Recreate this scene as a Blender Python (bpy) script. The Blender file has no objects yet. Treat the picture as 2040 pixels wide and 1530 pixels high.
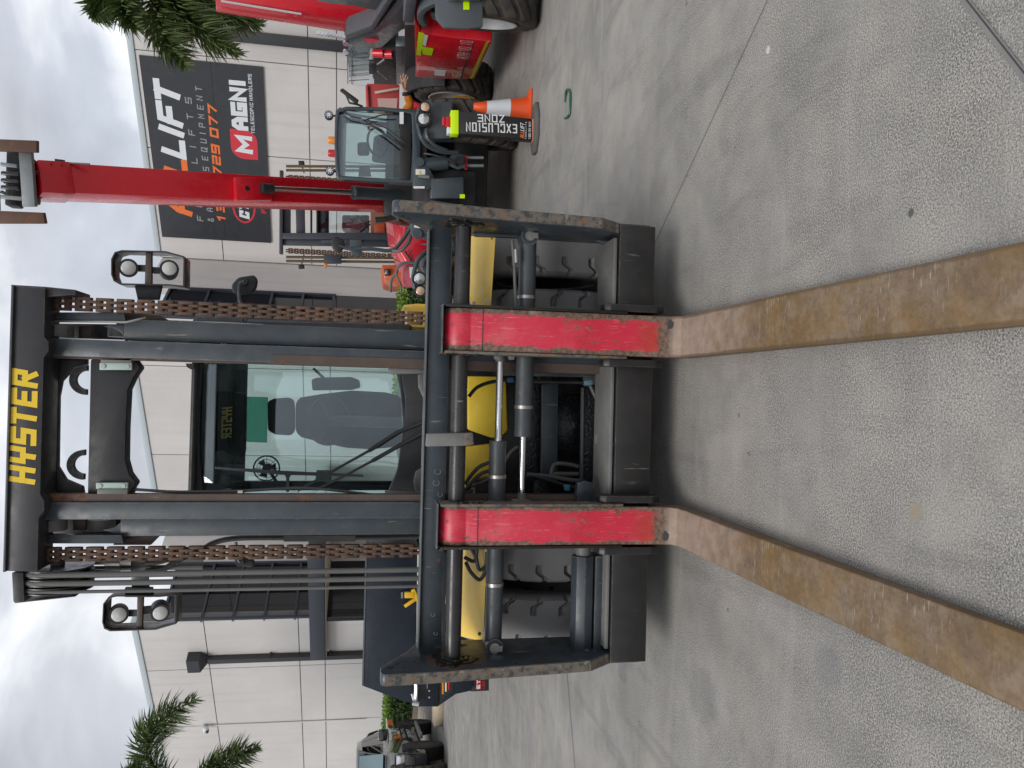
import bpy, bmesh, math, random
from mathutils import Vector, Matrix
random.seed(7)
R = math.radians
scn = bpy.context.scene
C = scn.collection

# ------------------------------------------------------------------ camera (the picture is a portrait shot lying on its side)
FPX, CAMH = 1560.0, 1.74
PITCH, ROLL, YAW = math.atan(283 / 1560.0), 0.027, 0.0114
CAM = Vector((0, 0, CAMH))
_f = Vector((math.sin(YAW) * math.cos(PITCH), math.cos(YAW) * math.cos(PITCH), -math.sin(PITCH)))
_r0 = Vector((math.cos(YAW), -math.sin(YAW), 0))
_u0 = _r0.cross(_f)
_rc = _r0 * math.cos(ROLL) + _u0 * math.sin(ROLL)
_uc = _u0 * math.cos(ROLL) - _r0 * math.sin(ROLL)
cam = bpy.data.cameras.new('camera')
cam.sensor_fit = 'HORIZONTAL'; cam.sensor_width = 36.0; cam.lens = FPX / 2040 * 36.0
cam.clip_start = 0.05; cam.clip_end = 3000
camo = bpy.data.objects.new('camera', cam); C.objects.link(camo)
_m = Matrix.Identity(4)
for i, ax in enumerate((-_uc, _rc, -_f)):
    for j in range(3): _m[j][i] = ax[j]
_m.translation = CAM
camo.matrix_world = _m
scn.camera = camo

# ------------------------------------------------------------------ sky, sun, exposure
SUN_EL, SUN_AZ = R(46), R(205)           # high, behind and left of the camera, behind cloud
world = bpy.data.worlds.new('World'); scn.world = world; world.use_nodes = True
nt = world.node_tree; nt.nodes.clear()
def N(t, **k):
    n = nt.nodes.new(t)
    for a, b in k.items(): setattr(n, a, b)
    return n
out = N('ShaderNodeOutputWorld'); bg = N('ShaderNodeBackground'); sky = N('ShaderNodeTexSky')
sky.sky_type = 'NISHITA'; sky.sun_disc = False; sky.sun_elevation = SUN_EL; sky.sun_rotation = SUN_AZ
sky.air_density = 1.2; sky.dust_density = 2.0
skm = N('ShaderNodeVectorMath', operation='SCALE'); skm.inputs['Scale'].default_value = 0.14
tc = N('ShaderNodeTexCoord'); mp = N('ShaderNodeMapping'); mp.inputs['Scale'].default_value = (1.0, 1.0, 2.3)
mp.inputs['Location'].default_value = (0.35, 0.1, 0.62)
n1 = N('ShaderNodeTexNoise'); n1.inputs['Scale'].default_value = 2.9; n1.inputs['Detail'].default_value = 6; n1.inputs['Roughness'].default_value = 0.5
n1.inputs['Distortion'].default_value = 0.35
n2 = N('ShaderNodeTexNoise'); n2.inputs['Scale'].default_value = 1.3; n2.inputs['Detail'].default_value = 4
cr = N('ShaderNodeValToRGB')
cr.color_ramp.elements[0].position = 0.36; cr.color_ramp.elements[0].color = (0.40, 0.42, 0.46, 1)
cr.color_ramp.elements[1].position = 0.66; cr.color_ramp.elements[1].color = (0.95, 0.96, 0.98, 1)
e = cr.color_ramp.elements.new(0.52); e.color = (0.56, 0.59, 0.65, 1)
cm = N('ShaderNodeMapRange'); cm.inputs[1].default_value = 0.50; cm.inputs[2].default_value = 0.72; cm.inputs[3].default_value = 1.0; cm.inputs[4].default_value = 0.86
mx = N('ShaderNodeMix', data_type='RGBA')
L = nt.links.new
L(tc.outputs['Generated'], mp.inputs[0]); L(mp.outputs[0], n1.inputs['Vector']); L(mp.outputs[0], n2.inputs['Vector'])
L(n1.outputs['Fac'], cr.inputs[0]); L(n2.outputs['Fac'], cm.inputs[0])
L(sky.outputs[0], skm.inputs[0]); L(cm.outputs[0], mx.inputs[0]); L(skm.outputs[0], mx.inputs[6]); L(cr.outputs[0], mx.inputs[7])
L(mx.outputs[2], bg.inputs[0]); bg.inputs[1].default_value = 1.0
L(bg.outputs[0], out.inputs[0])
sl = bpy.data.lights.new('sun', 'SUN'); sl.energy = 1.5; sl.angle = R(28); sl.color = (1.0, 0.97, 0.92)
so = bpy.data.objects.new('sun', sl); C.objects.link(so)
_sd = Vector((math.sin(SUN_AZ) * math.cos(SUN_EL), math.cos(SUN_AZ) * math.cos(SUN_EL), math.sin(SUN_EL)))
so.rotation_euler = (-_sd).to_track_quat('-Z', 'Y').to_euler(); so.location = (0, 0, 30)
scn.view_settings.view_transform = 'Standard'; scn.view_settings.look = 'None'
scn.view_settings.exposure = 0.28; scn.view_settings.gamma = 1.0; scn.view_settings.use_curve_mapping = False
scn.cycles.max_bounces = 8; scn.cycles.transparent_max_bounces = 24; scn.cycles.use_denoising = True
scn.cycles.caustics_reflective = False; scn.cycles.caustics_refractive = False

# ------------------------------------------------------------------ photo pixel (x, y) -> place
def ray(x, y):
    return _f * FPX + _rc * ((1530 - y) - 765.0) + _uc * (1020.0 - x)
def I(x, y, Y):                          # on the upright plane at distance Y
    d = ray(x, y); return CAM + d * (Y / d.y)
def G(x, y, z=0.0):                      # on the ground (or at height z)
    d = ray(x, y); return CAM + d * ((z - CAMH) / d.z)
def onwall(x, y, p, nrm):                # on a wall through p with normal nrm
    d = ray(x, y); return CAM + d * ((p - CAM).dot(nrm) / d.dot(nrm))
def V(*a): return Vector(a)

# ------------------------------------------------------------------ mesh building
class MB:
    def __init__(s): s.v = []; s.f = []
    def add(s, vs, fs):
        b = len(s.v); s.v += [Vector(p) for p in vs]; s.f += [tuple(i + b for i in f) for f in fs]; return s
    def box(s, x0, x1, y0, y1, z0, z1):
        return s.add([(x0,y0,z0),(x1,y0,z0),(x1,y1,z0),(x0,y1,z0),(x0,y0,z1),(x1,y0,z1),(x1,y1,z1),(x0,y1,z1)],
                     [(0,3,2,1),(4,5,6,7),(0,1,5,4),(1,2,6,5),(2,3,7,6),(3,0,4,7)])
    def obox(s, c, size, mat=None):
        a, b, d = [q / 2 for q in size]; mat = mat or Matrix.Identity(3); c = Vector(c)
        p = [c + mat @ Vector((x*a, y*b, z*d)) for z in (-1,1) for x, y in ((-1,-1),(1,-1),(1,1),(-1,1))]
        return s.add(p, [(0,3,2,1),(4,5,6,7),(0,1,5,4),(1,2,6,5),(2,3,7,6),(3,0,4,7)])
    def beam(s, a, b, w, h, up=(0,0,1)):
        a, b = Vector(a), Vector(b); d = (b - a); l = d.length; d.normalize()
        up = Vector(up); sx = d.cross(up)
        if sx.length < 1e-4: sx = d.cross(Vector((0,1,0)))
        sx.normalize(); uz = sx.cross(d)
        m = Matrix((sx, d, uz)).transposed()
        return s.obox((a + b) / 2, (w, l, h), m)
    def prism(s, pts, off):               # closed polygon of 3-D points, extruded by off
        n = len(pts); off = Vector(off); pts = [Vector(p) for p in pts]
        return s.add(pts + [p + off for p in pts], [tuple(range(n)), tuple(range(2*n-1, n-1, -1))] + [(i, i+n, (i+1) % n + n, (i+1) % n) for i in range(n)])
    def frame(s, outer, inner, off):      # ring between two polygons with equal counts, extruded
        n = len(outer); off = Vector(off); P = [Vector(p) for p in list(outer) + list(inner)]
        fs = []
        for i in range(n):
            j = (i+1) % n
            fs += [(i, j, n+j, n+i), (2*n+i, 3*n+i, 3*n+j, 2*n+j), (i, 2*n+i, 2*n+j, j), (n+i, n+j, 3*n+j, 3*n+i)]
        return s.add(P + [p + off for p in P], fs)
    def ring_pts(s, c, ax, r, n, r2=None, ph=0):
        ax = Vector(ax).normalized(); t = Vector((0,0,1)) if abs(ax.z) < .9 else Vector((0,1,0))
        a = ax.cross(t).normalized(); b = ax.cross(a)
        return [Vector(c) + a * math.cos(2*math.pi*i/n+ph) * r + b * math.sin(2*math.pi*i/n+ph) * (r2 or r) for i in range(n)]
    def cyl(s, a, b, r, n=16, r1=None, cap=True):
        a, b = Vector(a), Vector(b); ax = b - a
        p = s.ring_pts(a, ax, r, n) + s.ring_pts(b, ax, r if r1 is None else r1, n)
        fs = [(i, (i+1) % n, n+(i+1) % n, n+i) for i in range(n)]
        if cap: fs += [tuple(range(n-1, -1, -1)), tuple(range(n, 2*n))]
        return s.add(p, fs)
    def lathe(s, c, ax, prof, n=24, closed=False, cap=True):   # prof: (distance along axis, radius)
        c = Vector(c); a = Vector(ax).normalized(); p = []
        for t, r in prof: p += s.ring_pts(c + a * t, a, max(r, 1e-4), n)
        m = len(prof); fs = []
        for k in range(m if closed else m - 1):
            k2 = (k+1) % m
            fs += [(k*n+i, k*n+(i+1) % n, k2*n+(i+1) % n, k2*n+i) for i in range(n)]
        if not closed and cap:
            if prof[0][1] > 1e-3: fs.append(tuple(range(n-1, -1, -1)))
            if prof[-1][1] > 1e-3: fs.append(tuple(range((m-1)*n, m*n)))
        return s.add(p, fs)
    def tube(s, pts, r, n=8, smooth=0):
        pts = [Vector(p) for p in pts]
        if smooth:
            q = []
            for i in range(len(pts) - 1):
                p0, p1, p2, p3 = pts[max(i-1,0)], pts[i], pts[i+1], pts[min(i+2,len(pts)-1)]
                for k in range(smooth):
                    t = k / smooth
                    q.append(0.5*((2*p1)+(p2-p0)*t+(2*p0-5*p1+4*p2-p3)*t*t+(3*p1-p0-3*p2+p3)*t**3))
            pts = q + [pts[-1]]
        m = len(pts); rr = r if isinstance(r, (list, tuple)) else None
        ref = None; P = []
        for i, p in enumerate(pts):
            t = (pts[min(i+1,m-1)] - pts[max(i-1,0)]).normalized()
            if ref is None:
                ref = t.cross(Vector((0,0,1)) if abs(t.z) < .9 else Vector((1,0,0))).normalized()
            else:
                ref = (ref - t * ref.dot(t)).normalized()
            b = t.cross(ref); q = rr[min(int(i*len(rr)/m), len(rr)-1)] if rr else r
            P += [p + ref*math.cos(2*math.pi*k/n)*q + b*math.sin(2*math.pi*k/n)*q for k in range(n)]
        fs = [(i*n+k, i*n+(k+1) % n, (i+1)*n+(k+1) % n, (i+1)*n+k) for i in range(m-1) for k in range(n)]
        fs += [tuple(range(n-1,-1,-1)), tuple(range((m-1)*n, m*n))]
        return s.add(P, fs)
    def loft(s, rings, cap=True):
        n = len(rings[0]); P = [p for r in rings for p in r]
        fs = [(i*n+k, i*n+(k+1) % n, (i+1)*n+(k+1) % n, (i+1)*n+k) for i in range(len(rings)-1) for k in range(n)]
        if cap: fs += [tuple(range(n-1,-1,-1)), tuple(range((len(rings)-1)*n, len(rings)*n))]
        return s.add(P, fs)
    def xf(s, m):
        s.v = [m @ p for p in s.v]; return s
    def join(s, o):
        return s.add(o.v, o.f)
    def mesh(s, name, mat, off=(0,0,0), bevel=0, seg=2, smooth=None, ang=35):
        off = Vector(off); me = bpy.data.meshes.new(name)
        me.from_pydata([tuple(p - off) for p in s.v], [], s.f)
        bm = bmesh.new(); bm.from_mesh(me)
        bmesh.ops.recalc_face_normals(bm, faces=bm.faces)
        if bevel:
            es = [e for e in bm.edges if len(e.link_faces) == 2 and e.calc_face_angle(0) > R(30)]
            bmesh.ops.bevel(bm, geom=es, offset=bevel, segments=seg, profile=.5, affect='EDGES', clamp_overlap=True)
        sm = smooth if smooth is not None else True
        for f in bm.faces: f.smooth = bool(sm)
        if sm:
            for e in bm.edges: e.smooth = len(e.link_faces) == 2 and e.calc_face_angle(0) < R(ang)
        bm.to_mesh(me); bm.free()
        me.materials.append(mat); return me

def obj(name, mesh, parent=None, loc=(0,0,0)):
    o = bpy.data.objects.new(name, mesh); C.objects.link(o); o.parent = parent; o.location = loc; return o
def tag(o, label=None, cat=None, group=None, kind=None):
    for k, v in (('label', label), ('category', cat), ('group', group), ('kind', kind)):
        if v: o[k] = v
    return o
class Thing:                              # an Empty at the thing's base; parts are given in world metres
    def __init__(s, name, loc, label, cat, group=None, rz=0):
        s.loc = Vector(loc); s.e = bpy.data.objects.new(name, None); C.objects.link(s.e); s.e.location = s.loc
        s.e.empty_display_size = .2
        tag(s.e, label, cat, group)
    def part(s, name, mb, mat, parent=None, bevel=0, **k):
        lab = k.pop('label', None)
        o = obj(name, mb.mesh(name, mat, s.loc, bevel, **k), parent or s.e)
        if lab: o['label'] = lab
        return o
    def share(s, name, mesh, p, parent=None, rot=None, scale=None):      # a repeat that shares mesh data, placed at world p
        o = obj(name, mesh, parent or s.e, Vector(p) - s.loc)
        if rot: o.rotation_euler = rot
        if scale: o.scale = scale
        return o
def copy_tree(o, parent=None):
    c = o.copy(); C.objects.link(c); c.parent = parent
    for ch in [q for q in list(bpy.data.objects) if q.parent == o]: copy_tree(ch, c)
    return c
def single(name, mb, mat, label, cat, group=None, loc=None, kind=None, **k):
    loc = loc or (0,0,0)
    o = obj(name, mb.mesh(name, mat, loc, **k), None, loc); tag(o, label, cat, group, kind); return o

# ------------------------------------------------------------------ materials
class NT:
    def __init__(s, name):
        s.m = bpy.data.materials.new(name); s.m.use_nodes = True; s.t = s.m.node_tree; s.t.nodes.clear()
        s.o = s.n('ShaderNodeOutputMaterial'); s.b = s.n('ShaderNodeBsdfPrincipled'); s.l(s.b.outputs[0], s.o.inputs[0])
        s._c = None
    def n(s, t, **k):
        x = s.t.nodes.new(t)
        for a, b in k.items(): setattr(x, a, b)
        return x
    def l(s, a, b): s.t.links.new(a, b)
    def coord(s, scale=(1,1,1)):
        if s._c is None: s._c = s.n('ShaderNodeTexCoord')
        if scale == (1,1,1): return s._c.outputs['Object']
        m = s.n('ShaderNodeMapping'); m.inputs['Scale'].default_value = scale; s.l(s._c.outputs['Object'], m.inputs[0]); return m.outputs[0]
    def noise(s, sc, det=4, rough=.55, scale=(1,1,1), dist=0, co=None):
        x = s.n('ShaderNodeTexNoise'); s.l(co or s.coord(scale), x.inputs['Vector'])
        x.inputs['Scale'].default_value = sc; x.inputs['Detail'].default_value = det; x.inputs['Roughness'].default_value = rough; x.inputs['Distortion'].default_value = dist
        return x.outputs['Fac']
    def rng(s, v, a, b, c=0., d=1.):
        x = s.n('ShaderNodeMapRange'); s.l(v, x.inputs[0])
        for i, q in enumerate((a,b,c,d)): x.inputs[i+1].default_value = q
        return x.outputs[0]
    def math(s, op, a, b=0.):
        x = s.n('ShaderNodeMath', operation=op)
        for i, q in enumerate((a,b)):
            if isinstance(q, (int,float)): x.inputs[i].default_value = q
            else: s.l(q, x.inputs[i])
        return x.outputs[0]
    def mix(s, fac, a, b):
        x = s.n('ShaderNodeMix', data_type='RGBA')
        for i, q in ((0,fac),(6,a),(7,b)):
            if isinstance(q, (int,float)): x.inputs[i].default_value = q
            elif isinstance(q, tuple): x.inputs[i].default_value = (*q[:3],1)
            else: s.l(q, x.inputs[i])
        return x.outputs[2]
    def sep(s):
        x = s.n('ShaderNodeSeparateXYZ'); s.l(s.coord(), x.inputs[0]); return x.outputs
    def bump(s, h, strength=.3, dist=.01):
        x = s.n('ShaderNodeBump'); x.inputs['Strength'].default_value = strength; x.inputs['Distance'].default_value = dist
        s.l(h, x.inputs['Height']); s.l(x.outputs[0], s.b.inputs['Normal'])
    def set(s, col=None, rough=None, metal=None, **k):
        for key, q in (('Base Color',col),('Roughness',rough),('Metallic',metal), *k.items()):
            if q is None: continue
            i = s.b.inputs[key]
            if isinstance(q, (int,float)): i.default_value = q
            elif isinstance(q, tuple): i.default_value = (*q[:3],1)
            else: s.l(q, i)
        return s.m
def srgb(r, g, b):
    f = lambda c: (c/255/12.92) if c <= 10 else ((c/255+.055)/1.055)**2.4
    return (f(r), f(g), f(b))
RUST = (0.16, 0.065, 0.03)
def paint(name, col, rough=.45, var=.12, dirt=0.25, dirtcol=(0.16,0.14,0.11), rust=0., rustsc=5., scratch=0., metal=0., bump=.08, spec=.5, rustcol=RUST, coat=0., edge=0., edgecol=(.24,.215,.19)):
    s = NT(name)
    a = s.noise(3.1, 5); c = s.mix(s.rng(a, .3, .7), tuple(q*(1-var) for q in col), tuple(min(1,q*(1+var)) for q in col))
    if dirt:
        d = s.noise(9, 8, .65); d2 = s.noise(1.3, 3)
        c = s.mix(s.math('MULTIPLY', s.math('MULTIPLY', s.rng(d,.42,.75), s.rng(d2,.3,.7)), dirt), c, dirtcol)
    rg = s.rng(s.noise(14, 4), .3, .7, max(.05,rough-.1), min(1,rough+.12))
    if rust:
        r = s.noise(rustsc, 9, .68); k = s.rng(r, .72-.3*rust, .78-.3*rust)
        rc = s.mix(s.rng(s.noise(40,4),.3,.7), tuple(q*.5 for q in rustcol), tuple(q*1.5 for q in rustcol))
        c = s.mix(k, c, rc); rg = s.math('MAXIMUM', rg, s.math('MULTIPLY', k, .85))
    if scratch:
        q = s.noise(60, 2, .5, (1, 1, .08)); q2 = s.noise(5, 3)
        c = s.mix(s.math('MULTIPLY', s.rng(q,.66,.72), s.math('MULTIPLY', s.rng(q2,.5,.65), scratch)), c, (.42,.40,.37))
    if edge:
        bv = s.n('ShaderNodeBevel', samples=4); bv.inputs['Radius'].default_value = .010
        ge = s.n('ShaderNodeNewGeometry'); dt = s.n('ShaderNodeVectorMath', operation='DOT_PRODUCT'); s.l(bv.outputs[0], dt.inputs[0]); s.l(ge.outputs['True Normal'], dt.inputs[1])
        em = s.math('ADD', s.rng(dt.outputs['Value'], .995, .86), s.math('MULTIPLY', s.math('SUBTRACT', s.noise(28, 6, .7), .62), 2.2))
        em = s.math('MULTIPLY', s.rng(em, .25, .55), edge); c = s.mix(em, c, edgecol)
    if bump: s.bump(s.noise(70, 3), bump, .004)
    if coat: s.b.inputs['Coat Weight'].default_value = coat
    return s.set(c, rg, metal, **{'Specular IOR Level': spec})
def plain(name, col, rough=.5, metal=0., **k): return NT(name).set(col, rough, metal, **k)
# ================================================================== SETTING
def ground_mat():
    s = NT('exposed_aggregate_concrete')
    big = s.noise(.6, 7, .62, dist=.8); mid = s.noise(3.4, 8, .68); pat = s.noise(1.5, 6, .6)
    c = s.mix(s.rng(big, .3, .7), (.225,.215,.200), (.375,.356,.328))
    c = s.mix(s.math('MULTIPLY', s.rng(mid, .42, .70), .55), c, (.165,.158,.148))
    warm = s.noise(1.9, 5); c = s.mix(s.math('MULTIPLY', s.rng(warm,.5,.72), .5), c, (.42,.385,.33))
    trk = s.noise(5, 5, .6, (1.,.16,1.), dist=.5); c = s.mix(s.math('MULTIPLY', s.rng(trk, .54, .68), .42), c, (.14,.135,.13))
    trk2 = s.noise(4, 5, .6, (.2,1.1,1.), dist=.6); c = s.mix(s.math('MULTIPLY', s.rng(trk2, .56, .68), .35), c, (.40,.38,.35))
    drip = s.noise(9, 3, .5); c = s.mix(s.rng(drip, .725, .75, 0., .6), c, (.06,.058,.056))
    sp = s.noise(150, 3, .62); sp2 = s.noise(360, 2, .5)
    g = s.math('ADD', s.math('MULTIPLY', sp, .65), s.math('MULTIPLY', sp2, .35))
    amt = s.rng(pat, .34, .64, .32, .92)
    c = s.mix(s.math('MULTIPLY', s.rng(g, .495, .44), s.math('MULTIPLY', amt, .86)), c, (.055,.063,.060))
    c = s.mix(s.math('MULTIPLY', s.rng(g, .53, .60), s.math('MULTIPLY', amt, .82)), c, (.60,.55,.50))
    # polished wear near the apron, oil spots and a tan patch: stains with shapes of their own
    for (x, y, r, col, k) in ((1825,1018,.035,(.30,.25,.18),.75), (1815,424,.016,(.07,.07,.07),.85), (1240,1332,.10,(.12,.12,.125),.35), (1400,1385,.16,(.13,.13,.135),.3), (1650,1330,.09,(.13,.13,.14),.35),(1530,100,.02,(.6,.58,.55),.8),(1450,1215,.012,(.1,.1,.1),.7)):
        p = G(x, y); d = s.n('ShaderNodeVectorMath', operation='DISTANCE'); s.l(s.coord(), d.inputs[0]); d.inputs[1].default_value = p
        dd = s.math('ADD', d.outputs['Value'], s.math('MULTIPLY', s.math('SUBTRACT', s.noise(18,4), .5), r*1.2))
        c = s.mix(s.rng(dd, r*.7, r*1.15, k, 0.), c, col)
    s.bump(g, .35, .006)
    return s.set(c, s.rng(mid, .3, .7, .62, .85), **{'Specular IOR Level': .35})
M_ground = ground_mat()
g = single('ground', MB().add([(-300,-60,0),(300,-60,0),(300,500,0),(-300,500,0)], [(0,1,2,3)]), M_ground, None, None, kind='structure')
M_joint = plain('joint_sealant', (.045,.045,.045), .8); M_jointl = plain('dusty_joint', (.11,.105,.10), .9)
def strip(name, a, b, w, z, mat, h=.0):
    a, b = Vector((a.x,a.y,z)), Vector((b.x,b.y,z)); n = (b-a).cross(V(0,0,1)).normalized() * w/2
    o = obj(name, MB().add([a-n, b-n, b+n, a+n], [(0,1,2,3)]).mesh(name, mat)); tag(o, kind='structure'); return o
a, b = G(1530,0), G(1312,470); d = (b-a)
strip('ground_joint', a - d*1.2, b + d*3, .0042, .004, M_jointl)
a, b = G(1133,1375), G(1146,1530); d = b-a
strip('ground_joint', a - d*3, b + d*2, .008, .004, M_joint)
a, b = G(1215,1300), G(1000,1360)
M_edge = paint('galvanised_edge', (.26,.25,.24), .5, rust=.25, rustsc=14, metal=.5)
e0, e1 = G(1925,0), G(2040,146); d = e1-e0
strip('drain_edge', e0 - d*3, e1 + d*3, .024, .006, M_edge)
strip('ground_joint', e0 - d*3 + V(.0135,.004,0), e1 + d*3 + V(.0135,.004,0), .004, .008, M_joint)

# ---- warehouse: three stepped precast walls joined by glazed returns
DF = Vector((-0.8306, 0.5568, 0)); NF = Vector((-0.5568, -0.8306, 0)); HB = 7.5
def WP(dist, t, z): return DF * t + NF * (-dist) + V(0,0,z)      # dist from the origin, metres along the wall, height
DL, DM, DR = 14.53, 17.68, 21.06
def wall_mat():
    s = NT('precast_panel_paint'); a = s.noise(.7, 5); st = s.noise(2.6, 6, .62, (1.6,1.6,.09)); b = s.noise(6, 6, .65)
    c = s.mix(s.rng(a,.3,.7), (.585,.560,.545), (.655,.630,.612)); c = s.mix(s.math('MULTIPLY', s.rng(st,.52,.72), .30), c, (.44,.41,.39)); c = s.mix(s.math('MULTIPLY', s.rng(b,.55,.75), .16), c, (.46,.44,.42))
    s.bump(s.noise(40, 4), .06, .004); return s.set(c, .75)
M_wall = wall_mat()
M_back = plain('joint_backing_wall', (.16,.155,.15), .9)  # dark backing seen through the panel joints
M_cap = plain('parapet_cap_metal', (.50,.56,.58), .4, .2)
M_navy = plain('navy_cladding', (.030,.036,.050), .45)
M_glassd = plain('dark_window_glass', (.012,.014,.018), .05)
M_dark = plain('charcoal_metal', (.028,.029,.033), .5)
wh = Thing('warehouse', WP(DM, 10, 0), 'large white precast warehouse with stepped walls and dark glazed corners', 'building')
rows = (0.0, 2.77, 3.46, 5.86, HB)
def panels(dist, t0, t1, joints):
    js = [t0] + sorted({round(j,3) for j in joints if t0 + .05 < j < t1 - .05}) + [t1]
    for a, b in zip(js, js[1:]):
        for z0, z1 in zip(rows, rows[1:]):
            m = MB().prism([WP(dist, a+.012, z0+.012), WP(dist, b-.012, z0+.012), WP(dist, b-.012, z1-.012), WP(dist, a+.012, z1-.012)], NF * -.12)
            wh.part('wall_panel', m, M_wall)
    m = MB().prism([WP(dist+.025, t0, 0), WP(dist+.025, t1, 0), WP(dist+.025, t1, HB-.02), WP(dist+.025, t0, HB-.02)], NF * -.25)
    wh.part('wall_core', m, M_back)
    m = MB().prism([WP(dist-.03, t0-.02, HB-.005), WP(dist-.03, t1, HB-.005), WP(dist-.03, t1, HB+.14), WP(dist-.03, t0-.02, HB+.14)], NF * -.4)
    wh.part('parapet_cap', m, M_cap, bevel=.008)
tL = 17.15                                           # corner where the left wall ends
tM = onwall(500, 640, WP(DM,0,0), NF).dot(DF)
panels(DL, tL, 60, [19.12, 21.7] + [21.7 + 3.0*i for i in range(1, 13)])
panels(DM, tM, tL-.02, [14.15, 11.3])
panels(DR, -22, tM-.02, [4.5 - 2.36*i for i in range(12)] + [4.5, 6.85])
# returns: glazing near the corner, then white wall
def ret(t, d0, d1, glass, label):
    L_ = d1 - d0
    P = lambda s_, z, o=0.: WP(d0 + s_, t + o, z)
    wh.part('wall_panel', MB().prism([P(glass,0), P(L_+.1,0), P(L_+.1,HB-.02), P(glass,HB-.02)], DF*.2), M_wall)
    top = HB - .62
    wh.part('wall_panel', MB().prism([P(.0,0), P(glass,0), P(glass,2.72), P(.0,2.72)], DF*.16), M_glassd, label='dark glazed entry')
    cols = 2; rws = [2.75 + .79*i for i in range(6)]; rws[-1] = top
    for i in range(cols):
        for z0, z1 in zip(rws, rws[1:]):
            a, b = glass*i/cols + .04, glass*(i+1)/cols - .04
            wh.part('window_pane', MB().prism([P(a,z0+.03,.03), P(b,z0+.03,.03), P(b,z1-.03,.03), P(a,z1-.03,.03)], DF*.02), M_glassd)
    for i in range(cols+1):
        s_ = min(max(glass*i/cols, .04), glass-.04)
        wh.part('mullion', MB().prism([P(s_-.035,2.7,-.05), P(s_+.035,2.7,-.05), P(s_+.035,top,-.05), P(s_-.035,top,-.05)], DF*.12), M_navy)
    for z in rws:
        wh.part('transom', MB().prism([P(0,z-.03,-.04), P(glass,z-.03,-.04), P(glass,z+.03,-.04), P(0,z+.03,-.04)], DF*.1), M_navy)
ret(tL, DL, DM, 2.05, '')
ret(tM, DM, DR, 1.6, '')
# entry canopy and white pier under it
wh.part('canopy', MB().prism([WP(DL-.35, 14.4, 2.74), WP(DL-.35, 18.45, 2.74), WP(DL-.35, 18.45, 3.14), WP(DL-.35, 14.4, 3.14)], NF*-3.2), M_navy, bevel=.01)
wh.part('soffit', MB().prism([WP(DL-.30, 14.5, 2.73), WP(DL-.30, 18.4, 2.73), WP(DM-.2, 18.4, 2.73), WP(DM-.2, 14.5, 2.73)], (0,0,-.02)), plain('soffit_board', (.5,.44,.36), .8))
# downpipes with rainheads
def downpipe(dist, t, z0, z1, w, head):
    q = lambda t_, z, o: WP(dist - o, t_, z)
    dp = wh.part('downpipe', MB().prism([q(t-w/2,z0,.02), q(t+w/2,z0,.02), q(t+w/2,z1,.02), q(t-w/2,z1,.02)], NF*w*.9), M_dark, bevel=.006)
    if head:
        h = MB(); hw = .24
        h.prism([q(t-hw,z1+.18,.01), q(t+hw,z1+.18,.01), q(t+hw,z1+.5,.01), q(t-hw,z1+.5,.01)], NF*.3)
        h.loft([[q(t-w/2,z1,.01), q(t+w/2,z1,.01), q(t+w/2,z1,.12), q(t-w/2,z1,.12)], [q(t-hw,z1+.18,.01), q(t+hw,z1+.18,.01), q(t+hw,z1+.18,.31), q(t-hw,z1+.18,.31)]])
        wh.part('rainhead', h, M_dark, parent=dp)
        for z in (1.2, 2.6, 4.2): wh.part('pipe_strap', MB().prism([q(t-w/2-.05,z,.005), q(t+w/2+.05,z,.005), q(t+w/2+.05,z+.04,.005), q(t-w/2-.05,z+.04,.005)], NF*.13), M_dark, parent=dp)
downpipe(DL, 18.62, 0, 5.85, .17, True)
downpipe(DR, 3.94, 0, 6.3, .24, False)
# security camera with its conduit
sc_ = Thing('security_camera', WP(DL, 21.66, 6.1), 'small white security camera on conduit below the palm', 'camera')
m = MB().cyl(WP(DL-.01,21.66,6.22), WP(DL-.10,21.66,6.2), .06, 14); sc_.part('mount', m, M_cap)
m = MB().lathe(WP(DL-.1,21.66,6.18), NF + V(0,0,-.5), [(0,.05),(.02,.085),(.10,.085),(.13,.07),(.14,.0)], 16); sc_.part('camera_body', m, plain('camera_white', (.7,.7,.7), .4))
m = MB().cyl(WP(DL-.22,21.66,6.11), WP(DL-.245,21.66,6.09), .045, 12); sc_.part('lens', m, M_dark)
sc_.part('conduit', MB().tube([WP(DL-.03,21.66,6.1), WP(DL-.03,21.72,1.6)], .022, 8), plain('conduit_white', (.66,.64,.62), .5))

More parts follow.
